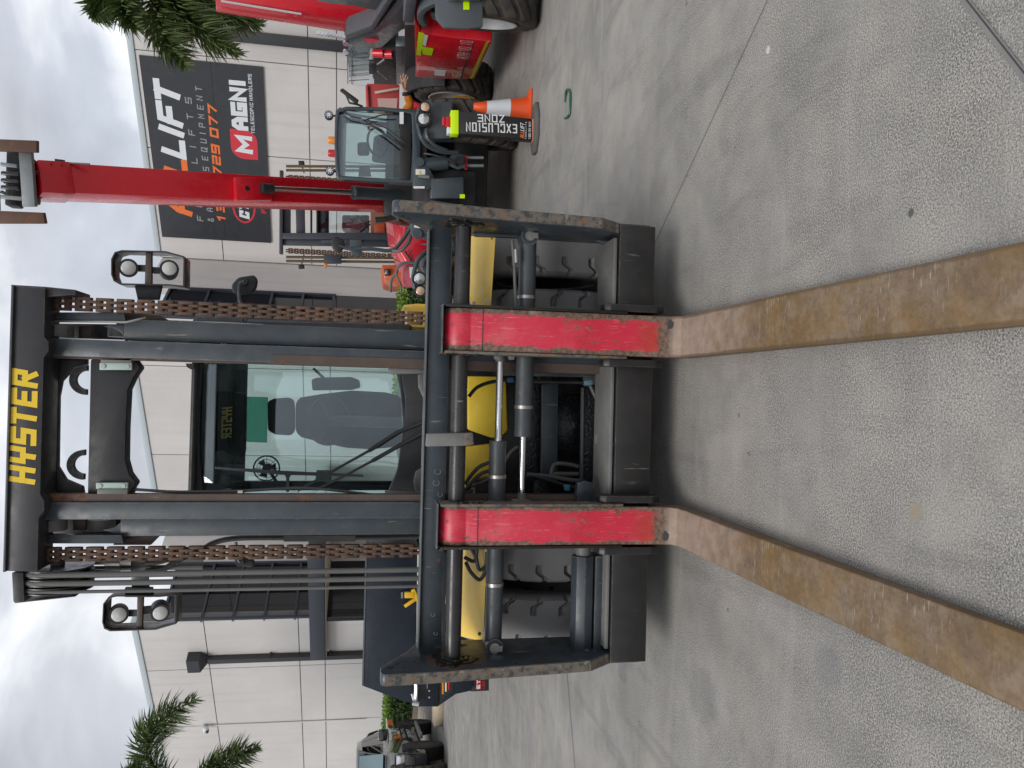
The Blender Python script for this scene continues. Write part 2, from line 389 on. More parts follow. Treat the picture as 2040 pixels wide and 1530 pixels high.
# ---- banner sign on the right wall
def glyph_strokes():
    return {
 'A': [[(0,0),(0,.62),(.3,1),(.7,1),(1,.62),(1,0)],[(0,.4),(1,.4)]], 'B': [[(0,0),(0,1)],[(0,1),(.85,1),(1,.85),(1,.62),(.85,.5),(0,.5)],[(.85,.5),(1,.38),(1,.15),(.85,0),(0,0)]],
 'C': [[(1,.8),(1,1),(0,1),(0,0),(1,0),(1,.2)]], 'D': [[(0,0),(0,1),(.75,1),(1,.75),(1,.25),(.75,0),(0,0)]], 'E': [[(1,1),(0,1),(0,0),(1,0)],[(0,.5),(.85,.5)]],
 'F': [[(0,0),(0,1),(1,1)],[(0,.5),(.85,.5)]], 'G': [[(1,1),(0,1),(0,0),(1,0),(1,.45),(.62,.45)]], 'H': [[(0,0),(0,1)],[(1,0),(1,1)],[(0,.5),(1,.5)]],
 'I': [[(.5,0),(.5,1)]], 'K': [[(0,0),(0,1)],[(1,1),(.1,.5),(1,0)]], 'L': [[(0,1),(0,0),(1,0)]], 'M': [[(0,0),(0,1),(.5,.35),(1,1),(1,0)]], 'N': [[(0,0),(0,1),(1,0),(1,1)]],
 'O': [[(0,0),(0,1),(1,1),(1,0),(0,0)]], 'P': [[(0,0),(0,1)],[(0,1),(1,1),(1,.45),(0,.45)]], 'Q': [[(0,0),(0,1),(1,1),(1,0),(0,0)],[(.65,.3),(1.1,-.12)]],
 'R': [[(0,0),(0,1)],[(0,1),(1,1),(1,.5),(0,.5)],[(.45,.5),(1,0)]], 'S': [[(1,1),(0,1),(0,.5),(1,.5),(1,0),(0,0)]], 'T': [[(0,1),(1,1)],[(.5,1),(.5,0)]], 'U': [[(0,1),(0,0),(1,0),(1,1)]],
 'V': [[(0,1),(.5,0),(1,1)]], 'X': [[(0,1),(1,0)],[(1,1),(0,0)]], 'Y': [[(0,1),(0,.5),(1,.5)],[(1,1),(1,.5),(.5,.5),(.5,0)]], 'Z': [[(0,1),(1,1),(0,0),(1,0)]],
 '0': [[(0,0),(0,1),(1,1),(1,0),(0,0)]], '1': [[(.2,.8),(.6,1),(.6,0)]], '2': [[(0,1),(1,1),(1,.5),(0,.5),(0,0),(1,0)]], '3': [[(0,1),(1,1),(1,0),(0,0)],[(.2,.5),(1,.5)]],
 '7': [[(0,1),(1,1),(.45,0)]], '9': [[(1,.5),(0,.5),(0,1),(1,1)],[(1,1),(1,0),(0,0)]], '.': [[(.4,0),(.6,0)]], '&': [[(1,.2),(.8,0),(.1,0),(0,.3),(.7,.75),(.6,1),(.25,1),(.15,.75),(1,0)]], '4': [[(.8,0),(.8,1)],[(.8,1),(0,.35),(1,.35)]], '5': [[(1,1),(0,1),(0,.5),(1,.5),(1,0),(0,0)]], '6': [[(1,1),(0,1),(0,0)],[(0,0),(1,0),(1,.5),(0,.5)]], '8': [[(0,0),(0,1),(1,1),(1,0),(0,0)],[(0,.5),(1,.5)]] }
GL = glyph_strokes()
def ribbon(mb, pts, w, place, k):
    pts = [Vector((p[0], p[1], 0)) for p in pts]; n = len(pts); closed = (pts[0]-pts[-1]).length < 1e-6
    lft, rgt = [], []
    for i, p in enumerate(pts):
        if closed and i in (0, n-1): a, b = pts[n-2], pts[1]
        else: a, b = pts[max(i-1,0)], pts[min(i+1,n-1)]
        d0 = (p-a); d1 = (b-p)
        if d0.length < 1e-6: d0 = d1
        if d1.length < 1e-6: d1 = d0
        d0.normalize(); d1.normalize()
        n0, n1 = V(-d0.y,d0.x,0), V(-d1.y,d1.x,0); mt = (n0+n1)
        mt = mt.normalized() if mt.length > .05 else n0
        q = mt * (w/2 / max(.5, mt.dot(n0)))
        if not closed and i == 0: p = p - d1*w/2*.98
        if not closed and i == n-1: p = p + d0*w/2*.98
        lft.append(p+q); rgt.append(p-q)
    P = [place(q.x, q.y, k) for q in lft + rgt]
    mb.add(P, [(i, i+1, n+i+1, n+i) for i in range(n-1)])
def text_meshes(txt, x, y, h, cw, gap, w, slant, place):     # one MB per letter; the letter cell is cw x h
    res = []
    for ch in txt:
        if ch != ' ' and ch in GL:
            mb = MB(); ww = cw*.5 if ch == 'I' else (cw if ch not in '1.' else cw*.9)
            for k, st in enumerate(GL[ch]):
                pts = []
                for px_, py_ in st:
                    X = px_ * (ww - w) + w/2; Yq = py_ * (h - w) + w/2
                    pts.append((x + X + slant*Yq, y + Yq))
                ribbon(mb, pts, w, place, k)
            res.append(mb)
        x += (cw*.55 if ch in 'I.' else cw) + gap if ch != ' ' else cw*.55
    return res, x
def lettering(th, txt, x, y, h, cw, gap, w, slant, place, mat, parent=None, each=True, name='letter'):
    r, xe = text_meshes(txt, x, y, h, cw, gap, w, slant, place)
    if each:
        for mb in r: th.part(name, mb, mat, parent=parent, smooth=False)
    else:
        a = MB()
        for mb in r: a.join(mb)
        if a.v: th.part('lettering', a, mat, parent=parent, smooth=False)
    return xe
bt1, bt0 = 9.27, 4.61                                    # along-wall coordinate grows to the left
BW = bt1 - bt0; bz0, bz1 = 4.55, 7.40; BH = bz1 - bz0
def bp(o): return lambda x, y, k=0: WP(DR - .05 - o - .0004*k, bt1 - x, bz0 + y)
sg = Thing('wall_banner', WP(DR-.02, (bt0+bt1)/2, bz0), 'large black company banner with orange and white lettering on the right wall', 'sign')
M_ban = paint('banner_vinyl', (.028,.030,.036), .38, var=.1, dirt=.1, bump=0)
sg.part('banner_sheet', MB().prism([bp(0)(0,1.22), bp(0)(BW,1.22), bp(0)(BW,BH), bp(0)(0,BH)], NF*-.03), M_ban)
sg.part('banner_sheet', MB().prism([bp(0)(0,0), bp(0)(BW,0), bp(0)(BW,1.214), bp(0)(0,1.214)], NF*-.03), M_ban)
M_or = plain('banner_orange', (.80,.17,.03), .5); M_wh = plain('banner_white', (.72,.75,.78), .5); M_gr = plain('banner_grey', (.30,.31,.33), .5); M_rd = plain('banner_red', (.62,.03,.05), .5)
x = lettering(sg, 'ALL', .62, 2.0, .60, .50, .02, .15, .32, bp(.004), M_or)
lettering(sg, 'LIFT', x-.02, 2.0, .60, .50, .02, .15, .32, bp(.004), M_wh)
lettering(sg, 'FORKLIFTS', .52, 1.74, .155, .15, .245, .026, .1, bp(.004), M_gr)
lettering(sg, '& ACCESS EQUIPMENT', .52, 1.47, .155, .11, .113, .024, .1, bp(.004), M_gr)
lettering(sg, '1300 729 077', .52, 1.16, .215, .235, .055, .052, .18, bp(.008), M_or)
# leaf emblem with M, then AGNI
leaf = [(0,.0)]
def arc(cx, cy, rx, ry, a0, a1, n=8): return [(cx+rx*math.cos(R(a0+(a1-a0)*i/n)), cy+ry*math.sin(R(a0+(a1-a0)*i/n))) for i in range(n+1)]
lf = [(2.32,.22)] + arc(2.62,.55,.30,.33,180,90,6)[0:] + [(3.08,.88)] + arc(2.78,.55,.30,.33,0,-90,6)
sg.part('emblem_leaf', MB().prism([bp(.004)(*p) for p in lf], NF*-.003), M_rd, smooth=False)
lettering(sg, 'M', 2.46, .34, .40, .46, .02, .12, .08, bp(.010), M_wh)
lettering(sg, 'AGNI', 3.06, .42, .40, .34, .02, .115, .0, bp(.010), M_wh)
lettering(sg, 'TELESCOPIC HANDLERS', 3.0, .27, .085, .062, .02, .014, 0, bp(.004), M_wh, each=False)
# round monogram on the lower sheet, cropped behind the boom
ring = arc(1.0,.66,.46,.30,0,360,28)[:-1]; rin = arc(1.0,.66,.41,.25,0,360,28)[:-1]
sg.part('emblem_ring', MB().frame([bp(.004)(*p) for p in ring], [bp(.004)(*p) for p in rin], NF*-.003), M_rd, smooth=False)
lettering(sg, 'CTE', .66, .53, .26, .2, .035, .075, .25, bp(.010), M_wh)
lettering(sg, 'FERRARI', .86, .08, .13, .12, .03, .03, .0, bp(.004), M_rd)

# ---- hedges, kerb, planter edge
M_leafL = None
def leafmat(name, c0, c1, tr=.25):
    s = NT(name); oi = s.n('ShaderNodeObjectInfo')
    v = s.noise(2.2, 5); w = s.noise(55, 2)
    c = s.mix(s.rng(v,.3,.7), c0, c1); c = s.mix(s.math('MULTIPLY', s.rng(w,.5,.7), .5), c, tuple(min(1,q*1.9) for q in c1))
    s.set(c, .45, **{'Specular IOR Level': .4})
    s.b.inputs['Transmission Weight'].default_value = 0
    return s.m
M_hedge = leafmat('hedge_leaves', (.022,.045,.012), (.055,.11,.02)); M_hedget = leafmat('hedge_new_growth', (.10,.20,.02), (.16,.28,.03))
M_twig = plain('twig_bark', (.05,.038,.028), .9)
def leaf_cloud(mb, pts, size, rnd, up=.3):
    for p in pts:
        a = rnd.uniform(0, 6.28); t = rnd.uniform(-.9, 1.1)
        d = V(math.cos(a)*math.cos(t), math.sin(a)*math.cos(t), math.sin(t)+up).normalized(); s_ = size*rnd.uniform(.6,1.3)
        b = d.cross(V(rnd.uniform(-1,1), rnd.uniform(-1,1), rnd.uniform(-1,1))).normalized()
        n_ = d.cross(b)*.15*s_
        mb.add([p, p + d*s_*.5 + b*s_*.28 - n_, p + d*s_, p + d*s_*.5 - b*s_*.28 - n_], [(0,1,2,3)])
def hedge(dist, t0, t1, zt, depth, label, seed, n):
    rnd = random.Random(seed); th = Thing('hedge', WP(dist, (t0+t1)/2, 0), label, 'hedge', 'clipped hedges along the wall')
    body, tipm = MB(), MB()
    P1, P2 = [], []
    for i in range(n):
        t = rnd.uniform(t0, t1); f = rnd.random()
        if f < .62: q = WP(dist - depth + rnd.uniform(-.05,.10) , t, rnd.uniform(.12, zt))
        elif f < .9: q = WP(dist - rnd.uniform(0,depth), t, zt + rnd.uniform(-.12,.06))
        else: q = WP(dist - rnd.uniform(0,depth), rnd.choice((t0,t1)) + rnd.uniform(-.05,.05), rnd.uniform(.1,zt))
        (P2 if q.z > zt - .10 + rnd.uniform(-.06,.06) else P1).append(q)
    leaf_cloud(body, P1, .085, rnd); leaf_cloud(tipm, P2, .085, rnd, .8)
    o = th.part('foliage', body, M_hedge, smooth=False); o['kind'] = 'stuff'
    o = th.part('new_growth', tipm, M_hedget, smooth=False); o['kind'] = 'stuff'
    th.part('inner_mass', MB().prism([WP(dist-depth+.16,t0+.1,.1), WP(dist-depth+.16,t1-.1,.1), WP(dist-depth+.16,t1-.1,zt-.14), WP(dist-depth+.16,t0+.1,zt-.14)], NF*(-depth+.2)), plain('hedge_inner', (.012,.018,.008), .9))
    for i in range(int((t1-t0)/.6)):
        th.part('stem', MB().cyl(WP(dist-depth/2, t0+.3+.6*i, 0), WP(dist-depth/2, t0+.3+.6*i, .4), .03, 6), M_twig)
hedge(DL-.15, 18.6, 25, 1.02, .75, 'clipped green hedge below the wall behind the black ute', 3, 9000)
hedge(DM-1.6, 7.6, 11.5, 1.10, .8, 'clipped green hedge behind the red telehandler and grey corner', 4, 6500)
M_kerb = paint('kerb_concrete', (.36,.33,.29), .8, dirt=.4)
k = obj('kerb', MB().prism([WP(DL-1.25,17.5,0), WP(DL-1.25,40,0), WP(DL-1.25,40,.16), WP(DL-1.25,17.5,.16)], NF*-.2).mesh('kerb', M_kerb, bevel=.02)); tag(k, kind='structure')
sb = obj('sleeper_edge', MB().prism([WP(DL-1.02,17.5,.0), WP(DL-1.02,40,.0), WP(DL-1.02,40,.30), WP(DL-1.02,17.5,.30)], NF*-.06).mesh('sleeper_edge', paint('weathered_sleeper', (.20,.165,.13), .85, dirt=.5))); tag(sb, kind='structure')
rk = G(882,1412)
rm = MB().loft([[rk + V(math.cos(a)*rx*(1+.12*math.sin(3*a+q)), math.sin(a)*ry, z) for a in [i*2*math.pi/14 for i in range(14)]] for q,(rx,ry,z) in enumerate(((.38,.22,0),(.42,.25,.08),(.40,.22,.17),(.25,.12,.22)))])
single('landscape_rock', rm, paint('sandstone_rock', (.46,.39,.28), .9, dirt=.3), 'pale sandstone block at the kerb beside the black ute', 'rock', loc=tuple(rk), ang=50)
# ================================================================== THE BIG FORKLIFT
M_mast = paint('mast_slate_paint', (.036,.048,.060), .38, edge=.7, var=.2, dirt=.35, dirtcol=(.15,.14,.125), rust=.18, rustsc=7, scratch=.5)
M_mastr = paint('mast_worn_slide', (.075,.050,.040), .5, var=.3, dirt=.3, rust=.55, rustsc=4, scratch=.6, rustcol=(.13,.06,.035))
M_beam = paint('mast_black_paint', (.026,.026,.030), .42, edge=.6, var=.15, dirt=.35, dirtcol=(.11,.10,.095), rust=.06, rustsc=9)
M_cross = paint('cross_plate_black', (.017,.017,.020), .45, edge=.5, var=.15, dirt=.25, dirtcol=(.09,.08,.075))
M_carr = paint('carriage_slate_paint', (.032,.043,.054), .36, edge=.85, var=.22, dirt=.3, dirtcol=(.16,.15,.135), rust=.22, rustsc=11, scratch=.6)
def worn_mat():
    s = NT('carriage_worn_edge'); a = s.noise(30, 7, .72); b = s.noise(13, 7, .7); f = s.noise(60, 4)
    c = s.mix(s.rng(a,.40,.52), (.040,.044,.050), (.150,.128,.105)); c = s.mix(s.rng(b,.54,.64), c, (.20,.105,.050)); c = s.mix(s.rng(b,.34,.40,1.,0.), c, (.26,.225,.18))
    c = s.mix(s.math('MULTIPLY', s.rng(f,.55,.7), .6), c, (.05,.045,.04)); s.bump(a, .4, .006); return s.set(c, .65)
M_carre = worn_mat()
M_bar = paint('greasy_black_bar', (.024,.024,.026), .30, var=.25, dirt=.3, rust=.08, rustsc=8, scratch=.4)
M_blk = paint('worn_black_beam', (.015,.0145,.0145), .40, edge=.8, edgecol=(.15,.12,.10), var=.2, dirt=.25, dirtcol=(.07,.06,.055), rust=.05, scratch=.35)
M_grease = paint('grease', (.008,.008,.008), .35, dirt=.3, dirtcol=(.05,.035,.025), bump=.8)
def chain_mat():
    s = NT('rusty_chain'); oi = s.n('ShaderNodeObjectInfo'); a = s.noise(35, 6, .7); b = s.noise(90, 3)
    c = s.mix(oi.outputs['Random'], (.050,.032,.025), (.125,.066,.038)); c = s.mix(s.rng(a,.45,.62), c, (.155,.070,.032)); c = s.mix(s.math('MULTIPLY', s.rng(b,.5,.65), .6), c, (.03,.024,.02))
    s.bump(a, .4, .004); return s.set(c, .65)
M_chain = chain_mat()
M_chrome = plain('chrome_rod', (.78,.79,.80), .12, 1.0)
M_clamp = plain('clamp_steel', (.42,.41,.39), .4, .9)
M_yel = paint('yellow_paint', (.90,.585,.075), .42, var=.05, dirt=.22, dirtcol=(.25,.16,.05), bump=.04, coat=.2)
M_yello = paint('oily_yellow_paint', (.82,.58,.05), .35, var=.1, dirt=.5, dirtcol=(.12,.08,.02), bump=.04)
M_yt = plain('yellow_letter', (.78,.52,.01), .45)
M_tyre = paint('forklift_tyre_rubber', (.17,.17,.172), .66, var=.15, dirt=.5, dirtcol=(.15,.145,.14), bump=.15)
M_rim = paint('dirty_rim', (.05,.04,.035), .7, dirt=.5, rust=.3)
M_hose = paint('hose_rubber', (.028,.028,.030), .5, dirt=.5, dirtcol=(.12,.11,.10), bump=0)
M_hoseg = paint('dusty_hose', (.11,.11,.108), .55, dirt=.4, bump=0)
M_oil = NT('oily_black_casting'); 
M_oil.bump(M_oil.noise(45, 5), .8, .01); M_oil = M_oil.set(M_oil.mix(M_oil.rng(M_oil.noise(60,3),.5,.7), (.012,.014,.016), (.06,.062,.065)), .3)
M_grp = paint('grey_steel_plate', (.16,.16,.155), .55, var=.25, dirt=.5, dirtcol=(.08,.075,.07), rust=.35, rustsc=12)
M_green = plain('mint_pad', (.40,.52,.46), .5)
M_plas = paint('black_plastic', (.018,.019,.021), .5, dirt=.3, dirtcol=(.08,.08,.08), bump=.05)

fk = Thing('forklift', (-.21, 5.0, 0), 'huge yellow and black container forklift with dual front wheels facing the yard', 'forklift')
def pI(pts, Y, off=0): return [I(x, y, Y) + V(0, off, 0) for x, y in pts]
def plate(th, name, pts, Y, depth, mat, parent=None, bevel=.004, **k):
    return th.part(name, MB().prism(pI(pts, Y), (0, depth, 0)), mat, parent, bevel=bevel, **k)
def xr(x, ya, yb, Y):                    # X range from two pixel rows
    a, b = I(x, ya, Y).x, I(x, yb, Y).x; return min(a,b), max(a,b)
def zz(x, y, Y): return I(x, y, Y).z

# ---- mast top: name beam, arch plate, tie bar with lifting eyes
mast = plate(fk, 'mast_crossbeam', [(9,1138),(26,569),(90,573),(88,672),(97,680),(97,700),(87,712),(80,985),(88,998),(88,1018),(77,1032),(74,1139)], 4.30, .20, M_beam, bevel=.006)
plate(fk, 'beam_cap', [(5,1140),(22,567),(27,567),(10,1140)], 4.285, .26, M_mast, parent=mast, bevel=.003)
za = I(70.5,966,4.30); zb = I(76.5,742,4.30)
def hpl(x, y, k=0):
    dx = (zb - za); t = x / dx.length; p = za + dx * t; return V(p.x, 4.2975 - .0003*k, p.z + y)
lettering(fk, 'HYSTER', 0, .0, .120, .083, .0135, .0265, .16, hpl, M_yt, parent=mast)
plate(fk, 'arch_plate', [(76,712),(171,712),(171,726),(147,732),(121,759),(115,790),(113,930),(129,956),(162,970),(165,988),(72,990)], 4.52, .05, M_cross)
tie = plate(fk, 'tie_bar', [(180,716),(268,716),(279,732),(266,750),(254,776),(250,853),(249,918),(256,944),(270,963),(263,974),(259,987),(174,987)], 4.44, .10, M_cross, bevel=.008)
for cy in (757, 926):
    c = I(172 if cy < 800 else 167, cy, 4.47); o = MB(); n = 20
    po = [c + V(math.cos(math.pi*i/n)*.079, 0, math.sin(math.pi*i/n)*.085) for i in range(n+1)]; pi_ = [c + V(math.cos(math.pi*i/n)*.049, 0, math.sin(math.pi*i/n)*.053) for i in range(n+1)]
    for i in range(n): o.prism([po[i], po[i+1], pi_[i+1], pi_[i]], (0,.035,0))
    o2 = fk.part('lifting_eye', o, M_cross, parent=tie)
for ya, yb, x0, x1 in ((723,737,198,262), (962,974,191,254)):
    pd = plate(fk, 'wear_pad', [(x0,ya),(x1,ya),(x1,yb),(x0,yb)], 4.41, .028, M_green, parent=tie, bevel=.002)
    plate(fk, 'pad_block', [(x0+2,ya-10 if ya<800 else yb),(x1,ya-10 if ya<800 else yb),(x1,ya if ya<800 else yb+11),(x0+2,ya if ya<800 else yb+11)], 4.40, .09, M_grp, parent=tie)
    for x in (x0+8, x1-8):
        c = I(x, (ya+yb)/2, 4.41); fk.part('bolt', MB().cyl(c, c+V(0,-.006,0), .011, 10), M_clamp, parent=tie)
# ---- uprights
def upright(name, ya, yb, x0, ref, Y, D, mat, z0=.22):
    a, b = xr(ref, ya, yb, Y); z1 = zz(x0, (ya+yb)/2, Y)
    m = MB()
    # channel: front flange, web, rear flange
    mid = (a+b)/2; left = mid < -.21
    m.box(a, b, Y, Y+.035, z0, z1)
    wx0, wx1 = (b-.035, b) if left else (a, a+.035)
    m.box(wx0, wx1, Y+.035, Y+D-.03, z0, z1); m.box(a, b, Y+D-.03, Y+D, z0, z1)
    return fk.part(name, m, mat, bevel=.004)
upright('inner_rail', 690.5, 724, 92, 600, 4.38, .20, M_mast); upright('inner_rail', 1000.5, 1033.5, 88, 600, 4.38, .20, M_mast)
upright('outer_rail', 649, 689, 247, 600, 4.47, .24, M_mast); upright('outer_rail', 1033, 1066, 240, 600, 4.47, .24, M_mast)
# rounded upper ends of the outer rails, worn lower slide faces
for pts in ([(206,650),(250,646),(250,683),(243,664),(228,655)], [(203,1056),(246,1066),(246,1034),(238,1043),(226,1052)]): plate(fk, 'rail_head', pts, 4.475, .05, M_mast)
a, b = xr(750, 697, 728, 4.376); fk.part('slide_strip', MB().box(a-.010, a+.042, 4.374, 4.379, .25, zz(545,700,4.376)), M_mastr)
a, b = xr(600, 985, 999, 4.40); fk.part('slide_strip', MB().box(a, b, 4.40, 4.46, .25, zz(92,990,4.4)), M_mastr)
a, b = xr(600, 722, 728, 4.40); fk.part('slide_strip', MB().box(a, b, 4.40, 4.46, .25, zz(96,724,4.4)), M_mastr)
for ya, yb, xa, xb in ((622,640,94,246), (1066,1083,80,242)):
    plate(fk, 'hose_guard', [(xa,ya),(xb,ya),(xb+4,yb),(xa,yb)], 4.44, .05, M_mast)
plate(fk, 'gusset', [(246,622),(318,628),(348,645),(230,646)], 4.52, .02, M_mastr); plate(fk, 'gusset', [(232,1066),(318,1068),(300,1086),(225,1086)], 4.52, .02, M_mastr)
for x, y in ((116,660),(103,1044)):
    c = I(x,y,4.50); fk.part('guide_roller', MB().cyl(c+V(-.03,0,0), c+V(.03,0,0), .075, 20), M_grp)
for x, y in ((168,661),(157,1044)):
    plate(fk, 'roller_bracket', [(x-12,y-13),(x+14,y-13),(x+14,y+13),(x-12,y+13)], 4.56, .04, M_mastr)
for x, y in ((270,661),(225,1044)):
    c = I(x-25,y,4.62); fk.part('guide_roller', MB().cyl(c+V(-.03,0,0), c+V(.03,0,0), .075, 20), M_grp)
for pts in ([(92,644),(92,673),(262,677),(255,646)],[(84,1034),(84,1066),(246,1066),(248,1034)]): plate(fk, 'gap_backing', pts, 4.72, .03, M_cross)  # dark plates added behind the gaps at the rail tops, hiding the sky
# side cheeks at the top of the mast
plate(fk, 'mast_cheek', [(20,567),(90,571),(150,577),(150,587),(94,592),(24,573)], 4.33, .22, M_beam); 
# tilt plates at cab foot
for pts in ([(773,732),(852,735),(852,744),(776,745)], [(767,981),(846,985),(846,994),(770,993)]): plate(fk, 'mast_lug', pts, 4.52, .10, M_grp, bevel=.008)
plate(fk, 'lower_mount', [(833,745),(852,745),(852,800),(843,792),(834,770)], 4.75, .05, M_grp, bevel=.01); plate(fk, 'lower_mount', [(828,940),(846,930),(846,982),(828,980),(824,962)], 4.75, .05, M_grp, bevel=.01)

# ---- leaf chains: every link an object
def link_mesh(kind):
    m = MB(); n = 7; p = .0508
    xs = ((-.036,-.0216),(-.0072,.0072),(.0216,.036)) if kind else ((-.0212,-.0076),(.0076,.0212))
    r = .0185
    for a, b in xs:
        out_ = [V(a, r*math.cos(t), p/2 + r*math.sin(t)) for t in [math.pi*i/n for i in range(n+1)]] + [V(a, -.016, 0)]*0 + [V(a, r*math.cos(t), -p/2 + r*math.sin(t)) for t in [math.pi + math.pi*i/n for i in range(n+1)]]
        m.prism(out_, (b-a,0,0))
    if kind:
        for z in (-p/2, p/2): m.cyl(V(-.0365,0,z), V(.0365,0,z), .009, 8)
    return m.mesh('chain_link', M_chain)
LK = (link_mesh(0), link_mesh(1))
for (ptop, pbot) in (((96,601),(852,637)), ((80,1103.5),(836,1097))):
    YT = 4.44; t, b = I(*ptop, YT), I(*pbot, YT); X = (I(ptop[0],ptop[1],YT).x + I(pbot[0],pbot[1],YT).x)/2
    n = int((t.z - b.z + .05)/.0508)
    anc = fk.part('lift_chain', MB().box(X-.045, X+.045, YT-.03, YT+.03, b.z-.06, b.z-.012).cyl(V(X,YT,b.z-.2), V(X,YT,b.z-.05), .018, 10), M_chain)
    for i in range(n):
        fk.share('chain_link', LK[i % 2], V(X, YT, b.z + .02 + i*.0508), parent=anc)
# ---- hose sheaves and hoses on the left of the mast
sc0 = I(112,1168,4.52); rad = .165
xs = [I(112, y, 4.36).x for y in (1141,1156,1163,1172,1178,1188,1197)]
sheave = None
for k, (y, w) in enumerate(((1146,.034),(1163,.034),(1180,.034))):
    X = I(112,y,4.36).x
    prof = [(-w/2,.03),(-w/2,rad+.012),(-w/2+.006,rad+.012),(-.006,rad-.02),(.006,rad-.02),(w/2-.006,rad+.012),(w/2,rad+.012),(w/2,.03)]
    fk.part('hose_sheave', MB().lathe(V(X,4.53,sc0.z), (1,0,0), prof, 32), M_bar)
    xb = I(832, (1135,1152,1168)[k], 4.36).x; zb_ = zz(834,1150,4.36); r = (.0145,.0145,.009)[k]
    pts = [V(X, 4.70, sc0.z-.7), V(X, 4.70, sc0.z-.1)] + [V(X, 4.53 + math.cos(a)*(rad+.004), sc0.z + math.sin(a)*(rad+.004)) for a in [math.pi*i/10 for i in range(1,10)]] + [V(X, 4.362, sc0.z-.05), V(xb, 4.362, zb_)]
    fk.part('hose', MB().tube(pts, r, 10), M_hoseg)
plate(fk, 'sheave_box', [(23,1141),(26,1199),(48,1200),(46,1141)], 4.36, .34, M_cross)
plate(fk, 'sheave_box', [(26,1198),(30,1202),(150,1189),(150,1187),(60,1196)], 4.55, .20, M_cross)
fk.part('sheave_pin', MB().cyl(V(I(112,1128,4.36).x,4.53,sc0.z), V(I(112,1200,4.36).x,4.53,sc0.z), .035, 14), M_grp)
# couplings behind the hoses
for y in (1121,1138):
    a, b = I(172,y,4.66), I(262,y,4.66)
    fk.part('coupling', MB().cyl(a, a+(b-a)*.5, .012, 8).cyl(a+(b-a)*.42, a+(b-a)*.75, .02, 8).cyl(a+(b-a)*.75, b, .016, 6), M_clamp)
    fk.part('hose', MB().tube([I(290,y,4.66), I(325,y-4,4.66), I(360,y-25,4.68), I(400,1096,4.70), I(430,1080,4.72), I(480,1072,4.72), I(600,1071,4.72), I(760,1070,4.72), I(840,1068,4.70)], .016, 8, smooth=4), M_hose)
fk.part('hose', MB().tube([I(100,640,4.43), I(180,641,4.43), I(250,642,4.43), I(262,640,4.43), I(290,632,4.45)], .006, 6), M_clamp)
fk.part('hose', MB().tube([I(271,975,4.44), I(300,977,4.43), I(360,980,4.43), I(480,978,4.43), I(590,972,4.43), I(660,976,4.43), I(760,988,4.44)], .008, 8, smooth=3), M_hose)
fk.part('hose_clip', MB().box(*xr(478,977,982,4.41), 4.40, 4.44, zz(484,980,4.41), zz(474,980,4.41)), M_clamp)
fk.part('cable_tray', MB().prism(pI([(565,1067),(708,1067),(708,1079),(565,1079)],4.60), (0,.05,0)), M_grp)
fk.part('hose', MB().tube([I(332,640,4.75), I(440,644,4.75), I(520,648,4.75), I(560,652,4.75)], .008, 6), M_clamp)

# ---- work-light cages
def lights(hoop, lamps, bar, mountpl, arm, Y):
    cx = sum(p[0] for p in hoop)/len(hoop); cy = sum(p[1] for p in hoop)/len(hoop)
    inn = [(cx + (x-cx)*.955, cy + (y-cy)*.92) for x, y in hoop]
    g_ = fk.part('light_cage', MB().frame(pI(hoop,Y), pI(inn,Y), (0,.13,0)), M_bar, bevel=.001)
    plate(fk, 'cage_bar', bar, Y+.02, .03, M_mastr, parent=g_)
    plate(fk, 'cage_mount', mountpl, Y+.04, .03, M_plas, parent=g_)
    if arm: plate(fk, 'cage_arm', arm, Y+.07, .03, M_mast, parent=g_)
    for (x, y, r, tx) in lamps:
        c = I(x, y, Y+.03); ax = V(tx, -1, -.28).normalized()
        body = MB().lathe(c - ax*.06, ax, [(0,.02),(.005,.05),(.05,r*.98),(.075,r),(.085,r*.97),(.085,r*.72)], 24)
        l_ = fk.part('work_light', body, M_plas, parent=g_)
        fk.part('lens', MB().lathe(c - ax*.06, ax, [(.072,r*.80),(.088,r*.74),(.095,r*.5),(.098,.0)], 20), M_lens, parent=g_)
        fin = MB()
        bx = I(bar[0][0]*.5 + bar[2][0]*.5, y, Y+.03)
        fin.beam(c - ax*.03 + (bx-c)*.45, bx + V(0,.02,0), .035, .03)
        fk.part('light_bracket', fin, M_plas, parent=g_)
s = NT('work_light_lens'); s.bump(s.noise(300,1,scale=(1,1,.05)), .3, .003); M_lens = s.set((.60,.60,.58), .18)
lights([(242,498),(330,500),(366,510),(369,514),(368,572),(340,569),(239,567),(226,560),(221,547),(221,516),(228,502)], [(256,534,.051,-.1),(337,537,.051,.1)], [(290,503),(302,503),(302,566),(288,566)], [(267,566),(323,566),(318,588),(316,597),(274,597),(272,588)], None, 4.62)
lights([(219,1258),(310,1255),(351,1243),(352,1184),(320,1187),(231,1186),(216,1189),(205,1203),(203,1240),(207,1253)], [(237,1223,.051,.1),(319,1218,.051,-.1)], [(273,1189),(285,1189),(283,1253),(272,1253)], [(248,1171),(303,1171),(305,1190),(248,1190)], [(259,1113),(292,1113),(296,1172),(262,1172)], 4.62)

